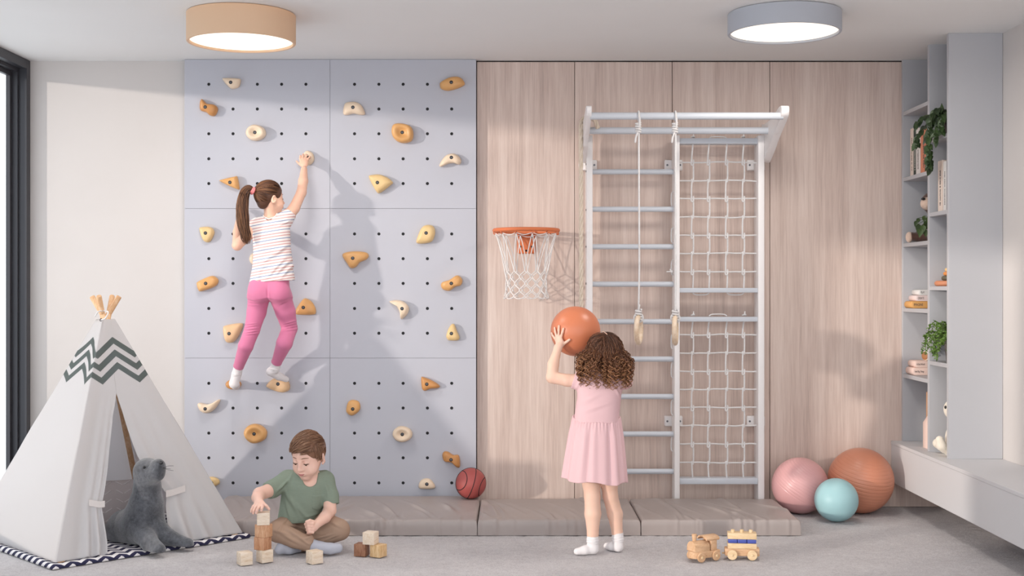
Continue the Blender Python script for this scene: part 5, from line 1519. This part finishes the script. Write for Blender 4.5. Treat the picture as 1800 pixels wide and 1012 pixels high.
fa = wrinkles([(P(485, 470, 6.9), (1, 0, 1.15), .07, .010, .007), (P(497, 468, 6.9), (1, 0, 1.05), .06, .009, .008), (P(470, 455, 6.9), (1, 0, .9), .07, .010, .006), (P(506, 472, 6.9), (1, 0, 1.3), .05, .008, .007), (P(462, 470, 6.9), (1, 0, .8), .05, .008, .005),
               (P(492, 440, 6.9), (1, 0, .9), .05, .009, .006), (P(455, 485, 6.9), (.3, 0, 1), .03, .008, .005), (P(500, 392, 6.93), (1, 0, .5), .03, .005, .005), (P(494, 388, 6.93), (1, 0, .3), .025, .005, .005), (P(455, 440, 6.9), (1, 0, .5), .04, .008, .004)], 1.0)
skin_obj('t_shirt', Sh, M_str, ga, 2, fa)
# leggings
Sl = Sculpt(.003)
Sl.loft(secs([(444, 507, 478), (437, 508.5, 503), (436, 513, 522)], YT, [.070, .082, .078]), .02)
Sl.ell(P(456, 514, 6.925), (.058, .048, .058), None, .03); Sl.ell(P(489, 514, 6.925), (.058, .048, .058), None, .03)
cl = (P(418.5, 645, 7.04), P(416, 657, 7.055)-P(432, 608, 6.96)); cr = (P(485.5, 637, 7.045), P(483, 648, 7.06)-P(500, 603, 6.96))
Sl.limb(legLA[:5]+[legLA[5]], np.array(rLA)+.0025, .018, cut=cl); Sl.limb(legRA, np.array(rRA)+.0025, .018, cut=cr)
fb = wrinkles([(P(440, y, 6.92), (1, 0, .08+.1*(i % 2)), .035, .0035, .0035) for i, y in enumerate((569, 573, 578, 583, 587))]+[(P(510, y, 6.98), (1, 0, .3-.05*i), .03, .0035, .0038) for i, y in enumerate((566, 570, 575, 580))]+
              [(P(446, y, 6.91), (1, 0, -.2+.1*i), .035, .004, .003) for i, y in enumerate((527, 531, 536))]+[(P(498, 531, 6.91), (1, 0, .45), .03, .005, .003), (P(471, 515, 6.9), (0, 0, 1), .03, .005, -.006)], 1.0)
skin_obj('leggings', Sl, mat('rose leggings', 'D57B9E', .7, spec=.2, sheen=.2, bump=.1, bscale=600), ga, 2, fb)
for leg, ft, c in ((legLA, footLA, cl), (legRA, footRA, cr)):
    Sk = Sculpt(.0025); p = c[0]-A3(c[1])/np.linalg.norm(c[1])*.004
    Sk.limb([leg[4], leg[5]]+[f[0] for f in ft], [.0265, .0265]+[f[1] for f in ft], .015, cut=(p, -A3(c[1])))
    w = wrinkles([(A3(leg[5])+(0, -.03, -.004*i), (1, 0, .2*(-1)**i), .03, .003, .002) for i in range(3)], 1)
    skin_obj('sock', Sk, M_sock, ga, 2, w)
# hair drawn back into a ponytail
M_hairA = hairmat('brown hair', '3A251C', '5E3D2C', '94694A')
tie = P(445.5, 336, 6.90)
cap = Sculpt(.003)
cap.ell(HA(0, -.008, .020), np.array([.0835, .100, .0945])*.80, HA.R, .01)
cap.ell(HA(0, -.055, -.045), np.array([.044, .034, .040])*.80, HA.R, .02)
cap.ell(HA(0, .090, -.050), np.array([.080, .068, .094])*.80, HA.R, .012, op='s')
for sx in (-1, 1):
    cap.ell(HA(sx*.083, .002, -.034), np.array([.028, .021, .033])*.80, HA.R, .006, op='s'); cap.ell(HA(sx*.070, .02, -.085), np.array([.05, .055, .06])*.80, HA.R, .01, op='s')
cap.plane(HA(0, -.06, -.092), HA.vec(0, .15, -1))
Vc, Qc = cap.mesh(2)
link_mesh('hair_cap', (Vc, Qc), M_hairA, ga, angle=180, attr=np.tile([.45, .1, 0], (len(Vc), 1)))
rg = random.Random(21); tl = HA.R.T @ (tie-HA(0, -.006, .018)); tl = tl/np.array([.077, .094, .089]); tl /= np.linalg.norm(tl)
paths = []; rad = []
for i in range(2200):
    d = np.array([rg.gauss(0, 1), rg.gauss(0, 1), rg.gauss(0, 1)]); d /= np.linalg.norm(d)
    loc = d*np.array([.077, .094, .089])+np.array([0, -.006, .018])
    x, y, z = loc
    if y > .068-.0*z or (y > .03 and z < .035+.3*(y-.03)) or (z < -.015 and y > -.020) or z < -.08: continue
    lift = .0085+rg.uniform(0, .0035); n = 16
    om = math.acos(np.clip(np.dot(d, tl), -1, 1)); pth = []
    for t in np.linspace(0, 1, n):
        q = (math.sin((1-t)*om)*d+math.sin(t*om)*tl)/max(math.sin(om), 1e-4)
        pth.append(HA.scalp(q, lift*min(1, .5+3*t)+.006*t**6))
    loc_ = [(HA.R.T @ (q-HA.c))/HA.k for q in pth]
    if any(abs(l[0]) > .05 and -.034 < l[1] < .02 and -.06 < l[2] < .010 for l in loc_): continue
    paths.append(np.array(pth)); rad.append(rg.uniform(.0009, .0016))
ctr = spline([tie, P(437, 332, 6.885), P(429, 343, 6.878), P(426, 365, 6.876), P(428, 392, 6.876), P(432, 415, 6.878), P(435.5, 430, 6.88)], 8)
wav = rg.uniform(0, 6)
wd = np.interp(np.linspace(0, 1, len(ctr)), [0, .12, .3, .6, .85, 1], [.010, .019, .030, .034, .026, .010])
T = np.gradient(ctr, axis=0); T /= np.linalg.norm(T, axis=1)[:, None]; SU = np.cross(T, (0, 1, 0)); SU /= np.linalg.norm(SU, axis=1)[:, None]; SV = np.cross(T, SU)
for i in range(620):
    a = rg.uniform(0, 2*math.pi); q = math.sqrt(rg.random()); L = int(len(ctr)*rg.uniform(.72, 1.0)); ph = rg.uniform(0, 6); fq = rg.uniform(6, 8.5); am = rg.uniform(.002, .0065); ph = 2.2*math.floor(a*1.6)+rg.uniform(-.4, .4)
    s = np.linspace(0, 1, len(ctr))
    o = (wd*q*math.cos(a))[:, None]*SU+(wd*.75*q*math.sin(a))[:, None]*SV+(am*s*np.sin(ph+fq*s*2))[:, None]*SU
    paths.append((ctr+o)[:L]); rad.append(rg.uniform(.0009, .0016))
sv = strands(paths, rad, 3)
link_mesh('hair', sv[:2], M_hairA, ga, angle=180, attr=sv[2])
Td = P(437, 332, 6.885)-tie
link_mesh('hair_tie', join(torus(tie+Td*.15, .0155, .0075, frame(Td), 28, 10), torus(tie+Td*.38, .0150, .0065, frame(Td+np.array([0, 0, .006])), 28, 10)), mat('coral hair tie', 'EF8A8C', .8, bump=.3, bscale=300), ga)

# ================================================================== GIRL WITH THE BALL
BC = P(1011.5, 582, 6.20); BR = .1235
gb = thing('person', P(1065, 975, 6.0)*[1, 1, 0], 'curly-haired girl in a pink dress and white socks lifting an orange ball', 'person')
o = link_mesh('play_ball', ball(BC, BR, rot('X', .3), 72, 48), mat('orange play ball vinyl', 'D07C58', .38, spec=.5, var=.02, vscale=5), angle=180)
tag(o, 'orange ball held up in front of the head of the girl in the pink dress', 'ball')
YG = 6.02
bod = secs([(1024, 1084, 648), (1015, 1093, 660), (1013, 1095, 676), (1015, 1092, 695), (1012, 1090, 715), (1009, 1088, 736)], YG, [.045, .066, .078, .080, .078, .080])
HB = Head(P(1063, 618, 6.03), (-.38, .86, .30), (-.08, -.25, 1), .84)
Sb = Sculpt(.0030)
Sb.loft(bod, .012, grow=-.011)
Sb.loft(secs([(1013, 1084, 725), (1012, 1086, 770), (1012, 1090, 810)], YG, [.072, .080, .078]), .02, grow=-.008)
legLB = [P(1036, 795, 6.02), P(1039.5, 850, 6.01), P(1041, 872, 6.005), P(1042, 903, 6.0), P(1042, 938, 6.0), P(1042, 950, 6.0)]; rLB = [.062, .043, .038, .039, .027, .026]
legRB = [P(1072, 795, 6.04), P(1071, 850, 6.04), P(1073, 872, 6.045), P(1081, 903, 6.06), P(1085, 936, 6.06), P(1086, 948, 6.06)]; rRB = [.060, .041, .036, .037, .026, .025]
Sb.limb(legLB, rLB, .02); Sb.limb(legRB, rRB, .02)
def fl(px, Y, r): p = P(px, 900, Y); p[2] = r+.0005; return p
footLB = [(fl(1043, 6.0, .026), .026), (fl(1028, 5.985, .0215), .0215), (fl(1014.5, 5.978, .0165), .0165)]; footRB = [(fl(1086.5, 6.055, .025), .025), (fl(1076, 6.075, .021), .021), (fl(1067, 6.10, .017), .017)]
for leg, ft in ((legLB, footLB), (legRB, footRB)):
    Sb.limb([leg[-1]]+[f[0] for f in ft], [.023]+[f[1]-.003 for f in ft], .015)
Sb.cone(P(1056, 660, 6.025), P(1060, 636, 6.03), .036, .032, .02)
HB.add(Sb)
armLB = [P(1019, 669, 6.03), P(996, 668, 6.035), P(970.5, 663, 6.045), P(972.5, 640, 6.06), P(981, 611, 6.085)]
Sb.limb(armLB, [.034, .0295, .0285, .027, .0185], .018)
def onball(px, py, off):
    d = np.array([(px-900)/F_PX, 1, -(py-506)/F_PX]); o_ = np.array([0, 0, EYE]); R = BR+off
    b = np.dot(d, BC-o_)/np.dot(d, d); c2 = (np.dot(BC-o_, BC-o_)-R*R)/np.dot(d, d); disc = b*b-c2
    t = b-math.sqrt(disc) if disc > 0 else b
    return o_+d*t
pc_ = onball(983.5, 600, .012); nB = (pc_-BC)/np.linalg.norm(pc_-BC); fB = np.array([-.15, 0, 1.]); fB -= nB*np.dot(fB, nB); fB /= np.linalg.norm(fB)
Sb.ell(pc_, (.0245, .033, .0125), np.stack([np.cross(fB, nB), fB, nB], 1), .014)
Sb.cone(armLB[-1], pc_-fB*.01, .0185, .0165, .012)
for b_, m_, t_ in (((975, 593.5), (971.5, 589), (970, 585)), ((978, 590), (976, 582.5), (975, 576)), ((982, 589), (982, 580), (982.5, 572.5)), ((986.5, 591), (988.5, 584), (990.5, 577.5))):
    finger(Sb, [onball(b_[0]*.7+983*.3, b_[1]+4, .009), onball(*b_, .0085), onball(*m_, .0075), onball(*t_, .006)], .0068, .0056)
finger(Sb, [onball(985, 607, .011), onball(991, 604, .010), onball(996, 600.5, .008), onball(1001, 596.8, .0068)], .0082, .0063)
# far arm, reaching round to the other side of the ball
hb = BC+np.array([.60, .62, .12])/np.linalg.norm([.60, .62, .12])*(BR+.012); nb = (hb-BC)/np.linalg.norm(hb-BC)
armRB = [P(1088, 671, 6.03), P(1094, 668, 6.11), P(1092, 660, 6.23), P(1080, 632, 6.29), hb-np.array([-.008, 0, .045])]
Sb.limb(armRB, [.033, .029, .0275, .026, .0185], .018)
Sb.cone(armRB[-1], hb, .0185, .015, .012)
hand(Sb, hb, np.array([-.25, .3, 1]), nb, -1, .95, .45, .2)
skin_obj('body', Sb, M_skin1, gb, 2)
HB.face(gb, 0)
# dress: bodice, cap sleeves and gathered skirt
M_dress = mat('rose pink cotton', 'DEB9BC', .85, spec=.15, bump=.15, bscale=500, var=.012, vscale=6)
Sd = Sculpt(.003)
Sd.loft(bod+secs([(1008, 1088, 752)], YG, .080), .01)
Sd.cone(P(1040, 668, 6.03), P(1006, 668, 6.035), .044, .040, .02, cut=(P(1008, 668, 6.035), P(990, 655, 6.035)-P(1010, 662, 6.03)))
Sd.cone(P(1068, 668, 6.03), P(1098, 670, 6.06), .044, .040, .02, cut=(P(1093, 670, 6.08), P(1094, 668, 6.12)-P(1084, 671, 6.02)))
Sd.cone(P(1055, 668, 6.02), P(1061, 628, 6.03), .034, .054, .006, op='s')
Sd.plane(P(1050, 741, YG), (-.03, 0, -1))
fd_ = wrinkles([(P(1018, 676, 5.95), (.6, 0, 1), .03, .006, .004), (P(1024, 668, 5.95), (.5, 0, 1), .035, .006, .004), (P(1086, 690, 5.95), (-.5, 0, 1), .03, .006, .004), (P(1050, 715, 5.94), (1, 0, .35), .06, .01, .003), (P(1040, 700, 5.94), (1, 0, .5), .05, .01, .0025)], 1)
bo = skin_obj('bodice', Sd, M_dress, gb, 2, fd_)
na, nz = 220, 60; V = []; rgd = random.Random(3); phs = [rgd.uniform(0, 6.28) for _ in range(8)]
for i in range(nz+1):
    t = i/nz
    zc = P(0, 733.5, YG)[2]*(1-t)+.352*t
    l, r_ = 1009-(1009-987.5)*(t**.85), 1088+(1101.5-1088)*(t**.8)
    cxm = ((l+r_)/2-900)*YG/F_PX; rx = (r_-l)/2*YG/F_PX; ry = .079+(.128-.079)*t**.8
    rx *= 1-.015*t
    for j in range(na):
        a = 2*math.pi*j/na
        fold = (.030*math.sin(15*a+phs[0]+.8*math.sin(2*a+phs[1]))+.020*math.sin(9*a+phs[2]+.3*t)+.012*math.sin(23*a+phs[3])*(1-.6*t))*(.25+.9*min(1, t*3.5)*(1-.30*t))
        gath = .022*math.sin(44*a+phs[4]+.6*math.sin(3*a))*math.exp(-(t/.13)**2)
        pocket = .0
        k_ = 1.008-.005*t+fold*1.2+gath*1.3
        dz = .018*(math.sin(a)+.2)*(1-t)-.006*math.sin(5*a+phs[5])*t
        V.append((cxm+rx*k_*math.cos(a), YG+ry*k_*math.sin(a)+.004, zc+dz+(-.018*math.cos(a)*t*.6)))
Fq = np.array([(i*na+j, i*na+(j+1) % na, (i+1)*na+(j+1) % na, (i+1)*na+j) for i in range(nz) for j in range(na)])
sk = link_mesh('skirt', (np.array(V), Fq), M_dress, gb, angle=180)
md = sk.modifiers.new('thickness', 'SOLIDIFY'); md.thickness = .003; md.offset = -1
for leg, ft, y in ((legLB, footLB, 938), (legRB, footRB, 935)):
    Sk = Sculpt(.0025); p = P(0, y, leg[4][1]); 
    Sk.limb([leg[4]+np.array([0, 0, .02]), leg[5]]+[f[0] for f in ft], [.0288, .0275]+[f[1] for f in ft], .018, cut=((0, 0, p[2]), (0, 0, 1)))
    Sk.plane((0, 0, .001), (0, 0, -1))
    w = wrinkles([((leg[5][0], leg[5][1]-.03, p[2]-.022-.006*i), (1, 0, .12*(-1)**i), .04, .0025, .0015) for i in range(4)], 1)
    skin_obj('sock', Sk, M_sock, gb, 2, w)
# curly hair
M_hairB = hairmat('curly brown hair', '38231A', '6E4530', 'B9875F', .5, .55)
cap = Sculpt(.003)
cap.ell(HB(0, -.008, .020), np.array([.083, .099, .094])*.84, HB.R, .01); cap.ell(HB(0, -.045, -.045), np.array([.078, .055, .075])*.84, HB.R, .03)
cap.ell(HB(0, .090, -.050), np.array([.078, .068, .094])*.84, HB.R, .012, op='s')
Vc, Qc = cap.mesh(2); link_mesh('hair_cap', (Vc, Qc), M_hairB, gb, angle=180, attr=np.tile([.3, .1, 0], (len(Vc), 1)))
rg = random.Random(33); paths = []; rad = []
fyaw = math.atan2(HB.R[1, 1], HB.R[0, 1])
part0 = np.array([0, .35, 1.]); axis_c = P(1063.5, 620, 6.02)
def ringlet(seed_az, py_, inner):
    az = seed_az; side = 1 if az > 0 else -1
    d0 = np.array([side*rg.uniform(.03, .5), py_*.9-.05, 1.0]) if abs(az) < 2.0 else np.array([side*rg.uniform(-.05, .4), rg.uniform(-.75, -.15), 1.0]); d0 /= np.linalg.norm(d0)
    d1 = np.array([math.sin(az), math.cos(az), rg.uniform(-.30, .0)]); d1 /= np.linalg.norm(d1)
    lift = rg.uniform(.006, .014); om = math.acos(np.clip(np.dot(d0, d1), -1, 1)); pth = []
    for t in np.linspace(0, 1, 16):
        q = (math.sin((1-t)*om)*d0+math.sin(t*om)*d1)/max(math.sin(om), 1e-4); pth.append(HB.scalp(q, lift*(.35+.65*min(1, t*1.5))+.014*t*t))
    p = np.array(pth); out = p[-1]-axis_c; out[2] = 0; out /= np.linalg.norm(out)+1e-9
    zend = P(0, rg.uniform(662, 683) if inner > .8 else rg.uniform(640, 672), 6.0)[2]
    rmax = (.112*abs(out[0])+.104*abs(out[1]))*inner
    p1 = axis_c+out*rmax; m1 = np.array([p1[0], p1[1], max(zend+.035, p[-1][2]-.045)]); e1 = np.array([p1[0]-out[0]*.016, p1[1]-out[1]*.016, zend])
    whole = spline([p[0], p[5], p[10], p[15], p[15]*.35+m1*.65, m1, e1], 10)
    d = np.r_[0, np.cumsum(np.linalg.norm(np.diff(whole, axis=0), axis=1))]; m = 70; s = np.linspace(0, d[-1], m)
    c = np.stack([np.interp(s, d, whole[:, k_]) for k_ in range(3)], 1); u = s/d[-1]
    T = np.gradient(c, axis=0); T /= np.linalg.norm(T, axis=1)[:, None]; U = np.cross(T, (.2, .9, .3)); U /= np.linalg.norm(U, axis=1)[:, None]; W = np.cross(T, U)
    A = rg.uniform(.0055, .0100); pitch = rg.uniform(.019, .031)*rg.choice((-1, 1)); p0 = rg.uniform(0, 6.28)
    for q in range(6):
        r1, a1 = rg.uniform(0, .0046), rg.uniform(0, 6.28); j1 = rg.uniform(.85, 1.12); jp = rg.gauss(0, .16)
        am = np.clip((u-.36)/.40, 0, 1)**1.1*A*j1+.0014*np.clip(u/.3, 0, 1)
        ph = p0+jp+s*2*math.pi/pitch
        o = (r1*(.5+1.4*np.clip(1-u*1.6, 0, 1)))[:, None]
        paths.append(c+(am*np.cos(ph))[:, None]*U+(am*np.sin(ph))[:, None]*W+o*(math.cos(a1)*U+math.sin(a1)*W)); rad.append(rg.uniform(.0009, .0016))
for i in range(290):
    az = rg.uniform(-math.pi, math.pi)
    if abs(az) < .70: continue                       # the face stays clear (azimuth from the face direction)
    ringlet(az, rg.uniform(-.55, .5), rg.uniform(.84, 1.04) if i % 3 else rg.uniform(.55, .85))
link_mesh('parting', tube([HB.scalp((.02, q, 1), .0125) for q in np.linspace(-.25, .55, 10)], np.array([.0006]+[.0022]*8+[.0006]), 6, flat=.5), M_skin1, gb)
sv = strands(paths, rad, 3); link_mesh('hair', sv[:2], M_hairB, gb, angle=180, attr=sv[2])

# ================================================================== BOY WITH THE BLOCKS
gc = thing('person', P(540, 975, 6.1)*[1, 1, 0], 'short-haired boy in a green T-shirt and brown trousers sitting cross-legged with wooden blocks', 'person')
YB_ = 6.14
shC = secs([(520, 568, 829), (505, 579, 836), (499, 581, 848), (495, 577, 868), (492, 569, 890), (489, 560, 908), (486, 556, 925)], [6.13, 6.13, 6.13, 6.135, 6.14, 6.145, 6.15], [.048, .066, .076, .084, .088, .092, .094])
HCk = .95
HCd = Head(P(542, 797, 6.075), (-.37, -.86, -.33), (.02, 0, 1), HCk)
Sb = Sculpt(.0029)
Sb.loft(shC[:5], .012, grow=-.011)
Sb.cone(P(547, 842, 6.12), P(545, 818, 6.095), .037, .034, .02)
HCd.add(Sb)
armLC = [P(507, 842, 6.13), P(480, 859, 6.06), P(456, 868, 5.965), P(453, 874, 5.90), P(454.5, 880, 5.845)]
Sb.limb(armLC, [.037, .034, .031, .028, .0205], .018)
Sb.ell(P(456, 886, 5.822), (.0265, .018, .024), rot('X', -.5), .014)
for b_, m1_, m2_, t_, y_ in (((449, 886), (445, 890), (442.5, 895), (441.5, 899), (5.815, 5.805, 5.80, 5.80)), ((452, 887.5), (448.5, 892), (446, 897), (445, 902), (5.805, 5.792, 5.785, 5.79)),
                             ((457, 888), (454, 892.5), (451.5, 897), (450.5, 901.5), (5.80, 5.782, 5.775, 5.778)), ((461.5, 887.5), (461, 891), (460, 894), (459.5, 897), (5.80, 5.78, 5.772, 5.772))):
    finger(Sb, [P(*b_, y_[0]), P(*m1_, y_[1]), P(*m2_, y_[2]), P(*t_, y_[3])], .0075, .0060)
finger(Sb, [P(462, 884, 5.82), P(468, 889, 5.81), P(473, 894.5, 5.81)], .0085, .0066)
armRC = [P(572, 843, 6.13), P(579, 870, 6.115), P(580, 897, 6.08), P(571, 909, 6.02), P(557, 921, 5.965)]
Sb.limb(armRC, [.037, .034, .030, .028, .0205], .018)
Sb.ell(P(549.5, 926, 5.955), (.025, .02, .026), rot('Y', .3), .014)
for i in range(4):
    y = 919+i*5.1
    finger(Sb, [P(550, y+1, 5.938), P(540.5+i*1.0, y, 5.935), P(537+i*1.6, y+2, 5.946), P(541+i*1.6, y+3, 5.962)], .0078, .0068, .003)
finger(Sb, [P(553, 917, 5.95), P(545, 914.5, 5.935), P(538.5, 916.5, 5.93)], .0082, .0066)
Sb.limb([P(515, 920, 6.16), P(490, 935, 6.02)], [.055, .04], .02); Sb.limb([P(545, 920, 6.18), P(597, 929, 6.05)], [.055, .04], .02)
skin_obj('body', Sb, M_skin3, gc, 2)
HCd.face(gc, .4)
# T-shirt with pocket
M_tee = mat('sage green jersey', '879384', .9, spec=.1, bump=.2, bscale=420, var=.03, vscale=40, stretch=(1, 1, 6))
Sh = Sculpt(.003)
Sh.loft(shC, .01)
Sh.cone(P(530, 846, 6.13), P(506, 843, 6.13), .048, .046, .02).cone(P(506, 843, 6.13), P(479, 859, 6.06), .046, .043, .015).cone(P(479, 859, 6.06), P(466, 864.5, 6.01), .043, .042, .010, cut=(P(472, 863, 6.03), P(463, 867, 5.99)-P(490, 854, 6.08)))
Sh.cone(P(552, 846, 6.13), P(571, 844, 6.13), .046, .045, .02).cone(P(571, 844, 6.13), P(580, 872, 6.115), .045, .042, .015).cone(P(580, 872, 6.115), P(583, 896, 6.10), .042, .041, .010, cut=(P(581.5, 887, 6.10), P(583, 896, 6.095)-P(578, 868, 6.115)))
Sh.cone(P(545, 843, 6.065), P(544, 812, 6.10), .034, .052, .006, op='s')
Sh.plane(P(520, 919.5, 6.06), (.02, -.05, -1))
ft_ = wrinkles([(P(516, 890, 6.04), (.55, 0, -1), .05, .009, .006), (P(506, 900, 6.04), (.3, 0, -1), .05, .008, .005), (P(530, 900, 6.04), (.8, 0, -1), .06, .010, .005), (P(500, 850, 6.05), (1, 0, .9), .03, .006, .005), (P(494, 856, 6.05), (1, 0, 1.1), .03, .006, .005),
                (P(508, 846, 6.05), (.2, 0, 1), .03, .006, .005), (P(545, 908, 6.04), (1, 0, .2), .04, .007, .005), (P(540, 914, 6.04), (1, 0, .15), .04, .006, .004), (P(573, 862, 6.05), (-.3, 0, 1), .04, .007, .004), (P(503, 872, 6.05), (.5, 0, -1), .05, .008, .004), (P(556, 880, 6.04), (-.3, 0, 1), .05, .009, .003)], 1)
tee = skin_obj('t_shirt', Sh, M_tee, gc, 2, ft_)
# neckband follows the neckline; chest pocket
def front_of(px, py):
    """chest surface under a pixel, from the shirt mesh itself"""
    d = Vector(((px-900)/F_PX, 1, -(py-506)/F_PX)).normalized(); o_ = Vector(ORIG[gc.name])
    hit, loc, n, _ = tee.ray_cast(Vector((0, 0, EYE))-o_, d)
    return (np.array(loc+o_), np.array(n)) if hit else (P(px, py, 6.05), np.array([0, -1., 0]))
bpy.context.view_layer.update()
V = []; nxp, nzp = 12, 14
for i in range(nxp+1):
    for j in range(nzp+1):
        u, v = i/nxp, j/nzp; yb = 893+4*math.sin(math.pi*u); yt = 869.5-1.5*u
        p, n = front_of(548+u*22.5-v*2.5*u, yt+(yb-yt)*v); V.append(p+n*(.0022 if 0 < u < 1 and 0 < v < 1 else .0004)+(n*.0018 if v < .18 and 0 < u < 1 and v > 0 else 0))
Fp = [(i*(nzp+1)+j, i*(nzp+1)+j+1, (i+1)*(nzp+1)+j+1, (i+1)*(nzp+1)+j) for i in range(nxp) for j in range(nzp)]
link_mesh('pocket', (np.array(V), Fp), M_tee, gc, angle=180)
nl = Sh.neckline(P(545, 843, 6.065), P(544, 812, 6.10), .034, .052)
link_mesh('neckband', tube(nl, .0048, 8, True), M_tee, gc)
# trousers
M_tro = mat('brown chino', 'A88D7A', .85, spec=.15, bump=.2, bscale=450, var=.03, vscale=12)
Sp = Sculpt(.003)
Sp.ell(P(524, 928, 6.19), (.105, .095, .075), None, .03)
Sp.limb([P(512, 922, 6.15), P(488, 932, 6.02)], [.062, .050], .025); Sp.limb([P(545, 922, 6.17), P(575, 923, 6.10), P(596, 928, 6.05)], [.060, .056, .047], .025)
cC = (P(549, 958, 5.955), P(560, 962, 5.95)-P(530, 951, 5.96))
Sp.limb([P(489, 936, 6.0), P(518, 947, 5.965), P(555, 960, 5.95)], [.046, .042, .034], .02, cut=cC)
Sp.limb([P(599, 934, 6.05), P(565, 945, 6.06), P(520, 960, 6.05)], [.042, .042, .036], .02)
Sp.plane((0, 0, .002), (0, 0, -1))
fp_ = wrinkles([(P(520, 932, 6.0), (1, 0, -.5), .05, .007, .006), (P(512, 940, 6.0), (1, 0, -.45), .05, .007, .005), (P(560, 933, 6.05), (1, 0, .35), .05, .008, .006), (P(570, 940, 6.05), (1, 0, .25), .05, .007, .006), (P(585, 943, 6.02), (1, 0, .4), .03, .005, .004),
                (P(495, 925, 6.0), (.5, 0, 1), .03, .006, .005), (P(535, 950, 5.93), (.8, 0, -.5), .03, .005, .005), (P(550, 938, 6.02), (1, 0, .1), .04, .006, .005), (P(500, 932, 6.0), (1, 0, -.2), .04, .006, .004), (P(590, 920, 6.03), (1, 0, -.4), .03, .006, .004)], 1)
skin_obj('trousers', Sp, M_tro, gc, 2, fp_)
for pts, rs_, cut in (([P(545, 957, 5.955), P(562, 962, 5.96), P(580, 964, 5.97), P(594, 963, 5.985)], [.030, .029, .027, .0235], None), ([P(524, 960, 6.04), P(508, 963, 6.0), P(496, 962, 5.985), P(491, 966, 5.975)], [.030, .031, .028, .022], None)):
    Sk = Sculpt(.0028); Sk.limb(pts, rs_, .015); Sk.plane((0, 0, .0015), (0, 0, -1)); skin_obj('sock', Sk, M_sockg, gc, 2)
# short hair, fringe swept to one side
M_hairC = hairmat('short brown hair', '6B4A39', '85604A', 'A68064')
cap = Sculpt(.0028)
cap.ell(HCd(0, -.008, .021), np.array([.0815, .0985, .0925])*HCk, HCd.R, .01)
cap.ell(HCd(0, .096, -.040), np.array([.073, .068, .090])*HCk, HCd.R, .014, op='s')
for sx in (-1, 1):
    cap.ell(HCd(sx*.083, .006, -.036), np.array([.028, .026, .038])*HCk, HCd.R, .006, op='s'); cap.ell(HCd(sx*.070, .03, -.085), np.array([.05, .07, .06])*HCk, HCd.R, .01, op='s')
cap.plane(HCd(0, -.06, -.075), HCd.vec(0, .1, -1))
Vc, Qc = cap.mesh(2); link_mesh('hair_cap', (Vc, Qc), M_hairC, gc, angle=180, attr=np.tile([.5, .1, 0], (len(Vc), 1)))
rg = random.Random(5); paths = []; rad = []
# +x of the head frame: which side is it in the photograph?
sgn = 1 if HCd.R[0, 0] > 0 else -1                    # local x that points to photo right
whorl = np.array([.35*sgn, -.35, .9]); whorl /= np.linalg.norm(whorl)
for i in range(4200):
    d = np.array([rg.gauss(0, 1), rg.gauss(0, 1), rg.gauss(0, 1)]); d /= np.linalg.norm(d)
    x, y, z = d*np.array([.077, .094, .089])+np.array([0, -.006, .018])
    if z < -.055 or (y > .060 and z < .052) or (y > .035 and z < .02) or (z < -.012 and y > -.015): continue
    xs = x*sgn
    if z > .030 and (xs < .055 or y < -.02) and y > -.06:
        tgt = np.array([-.62*sgn, .80, .10]); L = rg.uniform(.45, .75); lift = rg.uniform(.006, .016)
    else:
        tgt = d+np.array([-.05*sgn*0, .25 if y > -.02 else -.05, -1.3]); L = .32; lift = rg.uniform(.004, .008)
    tgt = tgt/np.linalg.norm(tgt); om = math.acos(np.clip(np.dot(d, tgt), -1, 1)); L = min(L, .62/max(om, .2)); pth = []
    for t in np.linspace(0, L, 12):
        q = (math.sin((1-t)*om)*d+math.sin(t*om)*tgt)/max(math.sin(om), 1e-4); s_ = t/L
        w = q*np.array([.077, .094, .089])+np.array([0, -.006, .018])
        pth.append(HCd.scalp(q, lift*(.3+.7*math.sin(math.pi*min(1, .15+s_*.6)))))
    # fringe must not fall below the brow
    pl = [(HCd.R.T @ (q-HCd.c))/HCk for q in pth]
    keep = [q for q, l in zip(pth, pl) if not (l[1] > .045 and l[2] < .037)]
    if len(keep) < 5: continue
    paths.append(np.array(keep)); rad.append(rg.uniform(.0008, .0014))
sv = strands(paths, rad, 3); link_mesh('hair', sv[:2], M_hairC, gc, angle=180, attr=sv[2])
